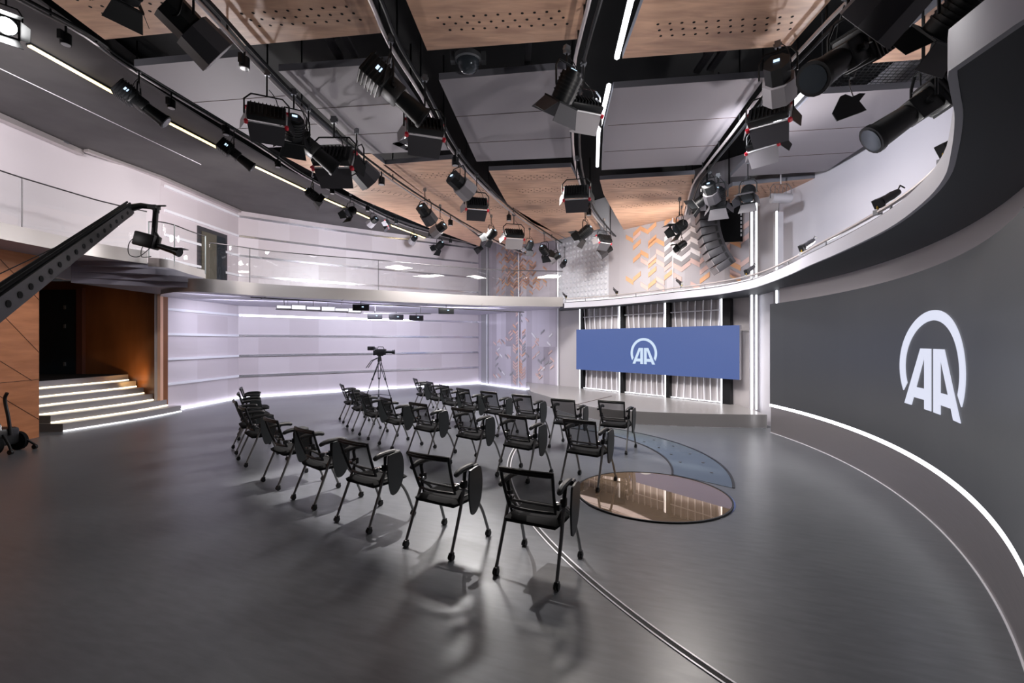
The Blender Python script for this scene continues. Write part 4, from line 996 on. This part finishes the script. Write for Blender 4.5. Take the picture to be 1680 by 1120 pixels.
# ------------------------------------------------------------------ training chairs
def make_chair():
    r = empty('tablet_chair')
    for s in (-1,1):
        x = .262*s
        MB().tube([(x,0,.06),(x*.97,.12,.34),(x*.93,.215,.585)], [.0135,.015,.016], 8).build('rear_leg','leg_steel',r)
        pts = spline([(x*.93,.2,.56),(x*.96,.33,.47),(x*1.0,.47,.3),(x*1.03,.575,.06)], 5)
        MB().tube(pts, .0145, 8).build('front_leg','leg_steel',r)
        for (cy, cx_) in ((0,x),(.58,x*1.03)):
            g = MB(); g.cyl((cx_-.02,cy-.005,.027),(cx_-.004,cy-.005,.027),.027,14); g.cyl((cx_+.004,cy-.005,.027),(cx_+.02,cy-.005,.027),.027,14); g.box((cx_,cy,.05),(.034,.045,.03),bev=.006)
            g.build('caster','black',r)
        MB().box((x*.93,.21,.6),(.045,.07,.07),bev=.012).build('hinge_joint','black',r)
        MB().box((x*.8,.15,.6),(.06,.05,.035),bev=.008).build('back_bracket','chrome',r)
        MB().tube([(x*.93,.21,.6),(x*.98,.2,.7),(x*.98,.21,.73)], .017, 8).build('arm_post','black',r)
        MB().tube(spline([(x*.98,.06,.715),(x*.98,.14,.742),(x*.98,.3,.748),(x*.98,.37,.73)],4), [.018,.024,.026,.027,.028,.028,.028,.028,.028,.027,.026,.024,.018], 10).build('arm_pad','black',r)
        MB().tube([(x*.93,.2,.55),(x*.8,.18,.47),(x*.75,.5,.45)],.012,6).build('seat_rail','black_metal',r)
    MB().tube([(-.245,.2,.555),(.245,.2,.555)],.011,8).build('cross_tube','leg_steel',r)
    # seat cushion: rounded waterfall shape
    g = MB(); nx, ny = 12, 10; vs_ = []
    def sp(u_, v_):
        hw = (.225+.02*math.sin(v_*PI))*(1-.16*max(0,v_-.75)*4*.35)
        x = (u_*2-1)*hw; y = .075+v_*.47
        e = max(abs(u_*2-1),abs(v_*2-1)); dr = .03*max(0,(e-.8)/.2)**2
        return x, y, .475-dr-.015*math.sin(v_*PI)*(1-(u_*2-1)**2)-.03*max(0,v_-.8)*3
    for z_o in (0,-.055):
        for j in range(ny+1):
            for i in range(nx+1):
                x, y, z = sp(i/nx, j/ny)
                if z_o: z = .395+.02*max(abs(i/nx*2-1),abs(j/ny*2-1))**3; x *= .96; y = .31+(y-.31)*.96
                vs_.append((x,y,z))
    W = nx+1; N1 = (nx+1)*(ny+1); fs_ = []
    for j in range(ny):
        for i in range(nx): a = j*W+i; fs_ += [(a,a+1,a+W+1,a+W),(N1+a+W,N1+a+W+1,N1+a+1,N1+a)]
    bd = [i for i in range(W)]+[j*W+nx for j in range(1,ny+1)]+[ny*W+i for i in range(nx-1,-1,-1)]+[j*W for j in range(ny-1,0,-1)]
    for k in range(len(bd)): a, b = bd[k], bd[(k+1)%len(bd)]; fs_.append((a,N1+a,N1+b,b))
    g.add(vs_, fs_).build('seat','black_rough',r,60)
    # back: frame and sheer mesh, gently curved
    def bp(u_, v_):   # u -1..1, v 0..1 (up)
        hw = .205+.022*v_; return Vector((u_*hw, .125-.16*v_+.035*v_*v_-.03*(1-u_*u_)*(1-.3*v_), .53+.35*v_))
    rim = [bp(-1,v_/8) for v_ in range(9)]+[bp(-1+i/6,1) for i in range(1,12)]+[bp(1,1-v_/8) for v_ in range(9)]+[bp(1-i/6,0) for i in range(1,12)]
    rim.append(rim[0]); rim.append(rim[1])
    bf = MB().tube(rim, .0135, 8, cap=False).build('back_frame','black',r)
    g = MB(); n1, n2_ = 10, 6; vs_ = [bp(-1+2*i/n1, j/n2_) for j in range(n2_+1) for i in range(n1+1)]
    g.add(vs_, [(j*(n1+1)+i, j*(n1+1)+i+1, (j+1)*(n1+1)+i+1, (j+1)*(n1+1)+i) for j in range(n2_) for i in range(n1)]).build('back_mesh','mesh_back',r,60)
    g = MB(); tp = [bp(-1+i/6,.97)+Vector((0,-.004,-.008)) for i in range(13)]; g.tube(tp,.019,6).build('top_rail','black',bf)
    # folded writing tablet on the right side
    T = Matrix.Translation((.312,.28,.54)) @ Matrix.Rotation(math.radians(3),4,'Y') @ Matrix.Rotation(PI/2,4,'Y')
    out_ = spline([(-.20,-.09,0),(-.215,.02,0),(-.19,.08,0),(-.06,.115,0),(.1,.105,0),(.2,.05,0),(.225,-.01,0),(.19,-.05,0),(0,-.095,0),(-.17,-.1,0),(-.20,-.09,0)],3)[:-1]
    MB().prism(out_, -.008, .008, T=T).build('writing_tablet','tablet',r)
    MB().tube([(.25,.33,.72),(.29,.33,.735),(.31,.31,.69)],.016,8).cyl((.275,.3,.735),(.275,.37,.735),.024,10).build('tablet_hinge','black',r)
    MB().box((.245,.09,.6),(.03,.05,.05),bev=.008).build('cup_bracket','black',r)
    return r
rows = [
 [(-.14,3.72,.355,3.48),(-.98,4.22,-.525,3.96),(-1.855,4.81,-1.4,4.5),(-2.63,5.48,-2.22,5.13),(-3.37,6.17,-2.98,5.81),(-4.37,7.28,-4.02,6.89),(-4.93,8.06,-4.64,7.67),(-5.52,9.2,-5.24,8.74),(-6.05,10.2,-5.8,9.72)],
 [(.63,6.04,1.1,5.72),(-.215,6.42,.22,6.09),(-.98,7.08,-.53,6.7),(-1.76,7.68,-1.34,7.31),(-2.45,8.4,-2.09,7.97),(-3.08,9.2,-2.76,8.76),(-3.64,10.06,-3.35,9.59),(-4.18,11.05,-3.9,10.55)],
 [(1.45,7.93,1.94,7.65),(.66,8.15,1.12,7.86),(-.04,8.85,.39,8.5),(-.68,9.42,-.28,9.05),(-1.25,10.03,-.88,9.6),(-1.75,10.8,-1.42,10.34),(-2.22,11.7,-1.93,11.2),(-2.78,12.75,-2.53,12.2)]]
chair0 = make_chair(); first = True
rn = ['front row','middle row','back row']
on_ = ['rightmost','second from the right','third from the right','fourth from the right','fifth from the right','sixth from the right','seventh from the right','second from the left','leftmost']
for ri, row in enumerate(rows):
    for ci, (xl,yl,xr,yr) in enumerate(row):
        c = chair0 if first else copy_tree(chair0); first = False
        c.location = ((xl+xr)/2,(yl+yr)/2,0); c.rotation_euler = (0,0,math.atan2(yr-yl,xr-xl))
        k = ci if ci < len(row)-2 else (7 if ci == len(row)-2 else 8)
        tag(c, 'black mesh-back chair with folded tablet, %s in the %s' % (on_[k], rn[ri]), 'chair', 'tablet chairs in three curved rows')

# ------------------------------------------------------------------ tripod broadcast camera
px_ = -4.42; py_ = 15.2
tr = empty('camera_tripod', (px_,py_,0), label='black studio camera tripod standing before the white wall', cat='tripod')
top = Vector((0,0,1.28))
for a in (-25,110,215):
    e = Vector((.48*math.cos(math.radians(a)), .48*math.sin(math.radians(a)), .02)); m_ = top.lerp(e,.5)
    sd = Vector((-math.sin(math.radians(a)), math.cos(math.radians(a)),0))*.03
    MB().tube([top+sd*1.6, m_+sd],.012,6).tube([top-sd*1.6, m_-sd],.012,6).tube([m_,e],.014,6).box(m_,(.05,.05,.06)).build('leg','black_metal',tr)
    MB().cyl(e-Vector((0,0,.02)),e+Vector((0,0,.03)),.03,8).build('foot','black',tr)
    MB().tube([e+Vector((0,0,.1)),(0,0,.14)],.009,6).build('spreader','black_metal',tr)
MB().cyl((0,0,1.25),(0,0,1.42),.07,12,r2=.05).box((.02,0,1.43),(.2,.09,.03)).build('fluid_head','black',tr)
for s in (-1,1): MB().tube([(-.05,.06*s,1.36),(-.25,.1*s,1.26),(-.42,.12*s,1.02)],.013,8).build('pan_handle','black',tr)
cm = empty('broadcast_camera', (px_,py_,1.42), label='black broadcast camera with long lens on the tripod', cat='camera')
MB().box((.03,0,.13),(.36,.14,.2),bev=.02).box((.02,0,.03),(.16,.08,.03)).build('body','black',cm)
MB().cyl((.2,0,.13),(.42,0,.13),.045,12).cyl((.42,0,.13),(.5,0,.13),.065,12,r2=.075).build('lens','black_metal',cm)
MB().tube([(-.08,0,.23),(-.05,0,.3),(.12,0,.3),(.15,0,.23)],.012,6).build('handle','black',cm)
MB().box((-.28,0,.25),(.2,.2,.13),bev=.015).tube([(-.1,0,.26),(-.25,0,.26)],.02,6).build('viewfinder','black',cm)
MB().box((-.17,0,.1),(.06,.12,.16),bev=.01).build('battery','black_metal',cm)

# ------------------------------------------------------------------ camera crane
jp0, jp1 = Vector((-4.72,4.2,2.27)), Vector((-5.47,6.5,3.80))
dv = (jp0-jp1); base = jp1+dv*1.75
cr = empty('camera_crane', (base.x,base.y,0), label='long dark camera crane arm reaching up from the left edge', cat='camera crane')
bl = Vector((base.x,base.y,0))
def truss(g, a, b, w0, w1):
    a, b = Vector(a), Vector(b); t = (b-a).normalized(); s_ = t.cross(Vector((0,0,1))).normalized(); u_ = s_.cross(t).normalized()
    vs_ = [a+s_*sx_*w0*.4+u_*sz*w0*.5 for sx_, sz in ((-1,-1),(1,-1),(1,1),(-1,1))]+[b+s_*sx_*w1*.4+u_*sz*w1*.5 for sx_, sz in ((-1,-1),(1,-1),(1,1),(-1,1))]
    g.add(vs_, [(0,1,2,3),(7,6,5,4),(0,4,5,1),(1,5,6,2),(2,6,7,3),(3,7,4,0)]); return s_, u_, t
g = MB(); s_, u_, t_ = truss(g, base-bl, jp1-bl, .24, .13)
for k in range(26):
    p = (jp1-bl).lerp(base-bl, .04+k*.036)
    for sg_ in (-1,1): 
        w_ = .13+.11*(.04+k*.036); g.cyl(p+s_*sg_*(w_*.41), p+s_*sg_*(w_*.41+.003), w_*.18, 12, 1)
g.build('arm',['black_metal','black_rough'],cr)
g = MB()
for du, ds in ((.12,.0),(.1,.03),(-.11,.02)): g.tube([base-bl+u_*(du+.04)+s_*ds, jp1-bl+u_*du*.75+s_*ds], .014, 6)
g.build('cable_bundle','black_rough',cr)
tip = Vector((-5.15,6.55,3.83))-bl
MB().tube([jp1-bl, (jp1-bl).lerp(tip,.5)+Vector((0,0,.03)), tip],[.055,.04,.035],8).box(tip,(.12,.1,.05)).cyl(tip+Vector((.03,0,-.08)),tip+Vector((.03,0,.02)),.04,10).build('nose','black_metal',cr)
MB().cyl(tip+Vector((.03,0,0)), tip+Vector((.0,0,-.42)),.035,10).build('drop_column','black_metal',cr)
MB().tube([tip+Vector((.05,0,.02)),tip+Vector((.17,0,.02))],.012,6).build('tally_arm','black',cr)
MB().tube([Vector((base.x,base.y,0))-bl+Vector((0,0,.05)), base-bl],[.12,.06],12).build('pedestal','black_metal',cr)
MB().box((0,0,.1),(.8,.8,.14),bev=.03).build('dolly','black_metal',cr)
w0_ = at_depth(0,449,5.0)-bl; w1_ = at_depth(128,388,5.6)-bl; MB().tube([w0_+(w0_-w1_)*1.2, w1_],.006,5).build('stay_wire','black',cr)
hd = tip+bl+Vector((0,0,-.5))
ch = empty('crane_head_camera', hd, label='small black remote camera hanging from the crane tip', cat='camera')
MB().box((-.1,0,.02),(.3,.16,.2),Matrix.Rotation(.25,3,'Y'),bev=.02).build('body','black',ch)
MB().tube([(.05,0,-.05),(.2,0,-.1),(.3,0,-.13)],[.04,.045,.05],12).cyl((.3,0,-.13),(.37,0,-.155),.055,12,r2=.065).build('lens','black_metal',ch)
MB().box((.37,0,-.1),(.16,.14,.012)).build('lens_flag','black',ch)
MB().tube([(0,.0,.15),(.06,.0,.05),(.05,0,-.1)],.03,8).build('remote_bracket','black_metal',ch)
MB().tube(spline([(-.1,-.05,.12),(-.3,-.05,0),(-.32,-.05,-.18),(-.18,-.05,-.22),(-.02,-.05,-.1)],5),.006,5).tube(spline([(-.05,.05,.1),(-.2,.05,-.05),(-.22,.05,-.2),(-.08,.05,-.2)],5),.006,5).build('cable','black',ch)

# ------------------------------------------------------------------ black cart at far left
b = at_height(8,742,0)
ct = empty('equipment_dolly', b, label='black wheeled equipment dolly at the left edge by the wood wall', cat='dolly')
MB().box((-.12,0,.27),(.4,.36,.3),bev=.05).build('body','black',ct)
g = MB(); g.cyl((.0,-.22,.16),(.0,-.15,.16),.16,20); g.build('wheel','black_rough',ct)
MB().cyl((.0,.18,.16),(.0,.24,.16),.16,20).build('wheel','black_rough',ct)
MB().tube(spline([(.1,0,.3),(.06,0,.6),(.0,0,.9),(.04,0,1.02)],5),.026,8).build('handle','black',ct)
MB().tube([(.08,-.1,.32),(.2,-.12,.16),(.26,-.14,.07)],.02,8).cyl((.26,-.17,.04),(.26,-.13,.04),.04,12).build('outrigger','black_metal',ct)
MB().tube(spline([(-.2,0,.42),(-.1,-.1,.55),(.02,-.1,.5),(.06,-.12,.4)],5),.014,6).build('hose','silver',ct)
MB().tube([(.12,.2,.2),(.24,.26,.08)],.018,6).cyl((.24,.24,.04),(.24,.28,.04),.04,12).build('outrigger','black_metal',ct)

# ------------------------------------------------------------------ lights
def area(name, loc, aim, size, power, color=(1,1,1), sy=None, spread=180):
    l = bpy.data.lights.new(name,'AREA'); l.energy = power; l.color = color; l.size = size; l.spread = math.radians(spread)
    if sy: l.shape = 'RECTANGLE'; l.size_y = sy
    o = bpy.data.objects.new(name, l); COL.objects.link(o); o.location = loc
    o.rotation_euler = (Vector(aim)-Vector(loc)).to_track_quat('-Z','Y').to_euler(); return o
def spot(name, loc, aim, power, deg, blend=.3, r=.05, color=(1,1,1)):
    l = bpy.data.lights.new(name,'SPOT'); l.energy = power; l.spot_size = math.radians(deg); l.spot_blend = blend; l.shadow_soft_size = r; l.color = color
    o = bpy.data.objects.new(name, l); COL.objects.link(o); o.location = loc
    o.rotation_euler = (Vector(aim)-Vector(loc)).to_track_quat('-Z','Y').to_euler(); return o
COOL = (.93,.93,1.0); WARM = (1,.93,.88)
K = 1.0
# wall washes
area('gallery_wash', (-6.2,13.6,3.0), (-7.2,16.4,.6), 5.0, 76, (.86,.86,1), .25)
area('gallery_wash', (-2.6,15.6,3.0), (-3.6,19.2,.6), 4.5, 111, (.86,.86,1), .25)
area('gallery_wash', (-7.6,11.6,3.0), (-9.3,13.4,.8), 1.2, 15, (.86,.86,1), .25)
area('gallery_wash', (.0,15.3,3.0), (.6,18.2,.8), 1.8, 9, (.88,.88,1), .25)
spot('wall_spot', (-2.5,12.5,4.7), (-5.5,17.8,4.6), 980, 85, 1, .12, COOL)
spot('wall_spot', (.2,12.0,4.7), (-.5,19.2,4.6), 1120, 60, 1, .12, COOL)
spot('wall_spot', (-5.0,9.8,5.0), (-9.3,13.4,5.0), 628, 90, 1, .12, (1,.94,.93))
spot('wall_spot', (-5.2,6.3,5.1), (-9.9,7.6,5.0), 424, 95, 1, .12, (1,.94,.95))
spot('wall_spot', (-4.5,5.5,4.9), (-9.4,8.0,1.8), 110, 60, 1, .1, (1,.88,.78))
spot('wall_spot', (2.2,10.0,4.7), (3.6,14.2,4.4), 583, 70, 1, .12, WARM)
spot('wall_spot', (1.6,9.0,4.8), (4.4,13.2,1.8), 420, 65, 1, .12, WARM)
spot('wall_spot', (2.8,6.6,4.9), (6.4,8.8,4.3), 440, 110, 1, .12, COOL)
spot('wall_spot', (1.0,5.5,4.9), (5.3,8.6,1.6), 297, 80, 1, .1, COOL)
spot('wall_spot', (-3.0,9.0,4.9), (-9.0,12.6,1.0), 165, 60, 1, .1, COOL)
# floor washes from the tracks
area('studio_wash', (3.4,8.8,4.95), (3.6,8.8,0), 1.2, 160, WARM, .8)
area('studio_wash', (.9,9.2,4.95), (.9,9.4,0), 1.0, 168, WARM, .8)
area('studio_wash', (-1.2,12.3,4.95), (-1.4,12.8,0), 1.2, 446, (1,.97,.96), .8)
area('studio_wash', (-4.5,7.2,4.95), (-4.8,7.6,0), 1.0, 19, (1,.97,.98), .8)
area('studio_wash', (1.8,5.0,4.95), (2.8,4.8,0), 1.0, 32, (1,.97,.98), .8)
# unseen fill spots added to brighten the ceiling panels
spot('ceiling_fill', (5.4,11.0,3.3), (1.6,12.4,5.8), 600, 100, 1, .1, (1,.93,.88))
spot('ceiling_fill', (-5.2,13.3,3.45), (-2.0,11.5,5.8), 451, 110, 1, .1, (1,.94,.9))
spot('ceiling_fill', (5.3,7.5,3.3), (1.0,6.0,5.6), 259, 120, 1, .1, (1,.95,.96))
spot('ceiling_fill', (-5.6,9.0,3.0), (-2.4,7.0,5.7), 297, 110, 1, .1, (1,.95,.97))
spot('wall_spot', (-6.4,4.6,5.7), (-10.2,8.9,5.4), 700, 80, 1, .1, (1,.94,.95))  # extra spot added to lift the dim upper left wall
spot('wall_spot', (-5.6,10.2,5.0), (-9.3,13.6,4.8), 180, 60, 1, .1, (1,.94,.95))
spot('ceiling_fill', (2.3,2.9,3.3), (-.6,4.6,5.5), 150, 130, 1, .1, (1,.95,.93))
spot('ceiling_fill', (4.3,5.4,3.35), (4.6,5.2,5.5), 90, 120, 1, .1, (1,.96,.95))
spot('ceiling_fill', (-7.9,4.4,3.95), (-3.0,4.9,5.4), 200, 100, 1, .1, (1,.95,.95))
spot('ceiling_fill', (4.7,11.6,3.3), (2.2,11.6,5.5), 90, 100, 1, .1, (1,.93,.88))
spot('wall_spot', (-.5,8.5,3.3), (5.4,7.6,2.86), 130, 44, 1, .1, (1,.97,.97))  # fill spot without a fixture, added to lift the satin wall
spot('wall_spot', (2.4,8.6,4.9), (5.6,11.2,1.6), 220, 50, 1, .1, WARM)
# added spotlight: four blades shape its beam into a straight-edged floor patch
S = Vector((-1.6,7.2,5.2)); quad = [Vector(q) for q in ((-3.8,6.17,0),(.3,2.93,0),(.72,4.0,0),(-2.7,8.0,0))]
fo = empty('added_framing_spotlight', S, label='added small black four-bladed spotlight shaping the light patch at the chair rows', cat='spotlight')
ap = [(S+(q-S)*.04)-S for q in quad]; cen = sum(ap, Vector())/4
for i in range(4):
    a, b = ap[i], ap[(i+1)%4]; t = (b-a).normalized(); o_ = Vector((t.y,-t.x,0)); 
    if o_.dot((a+b)/2-cen) < 0: o_ = -o_
    a2, b2 = a-t*.13, b+t*.13
    P = [a2,b2,b2+o_*.13,a2+o_*.13]
    MB().add([*P,*[p+Vector((0,0,.004)) for p in P]], [(0,1,2,3),(7,6,5,4)]+[(j,(j+1)%4,(j+1)%4+4,j+4) for j in range(4)]).build('barn_door','black_metal',fo,0)
MB().cyl((0,0,.02),(0,0,.2),.1,16).cyl((0,0,.2),(0,0,ZT-S.z),.015,8).build('housing','black_metal',fo)
g = MB()
for q in ap: g.tube([(q.x*1.25,q.y*1.25,q.z),(q.x*.6,q.y*.6,.03)],.006,5)
g.build('blade_arm','black_metal',fo)
spot('added_framing_lamp', S, (-1.35,5.3,0), 1750, 84, .1, .008, WARM)
spot('lobby_glow', (-10.6,10.6,3.4), (-11.6,12.7,1.3), 13, 120, 1, .1, (1,.72,.42))  # unseen warm lamp added to brighten the stair recess
spot('lobby_glow', (-10.0,11.9,.75), (-10.6,12.75,1.3), 31, 120, 1, .05, (1,.6,.2))
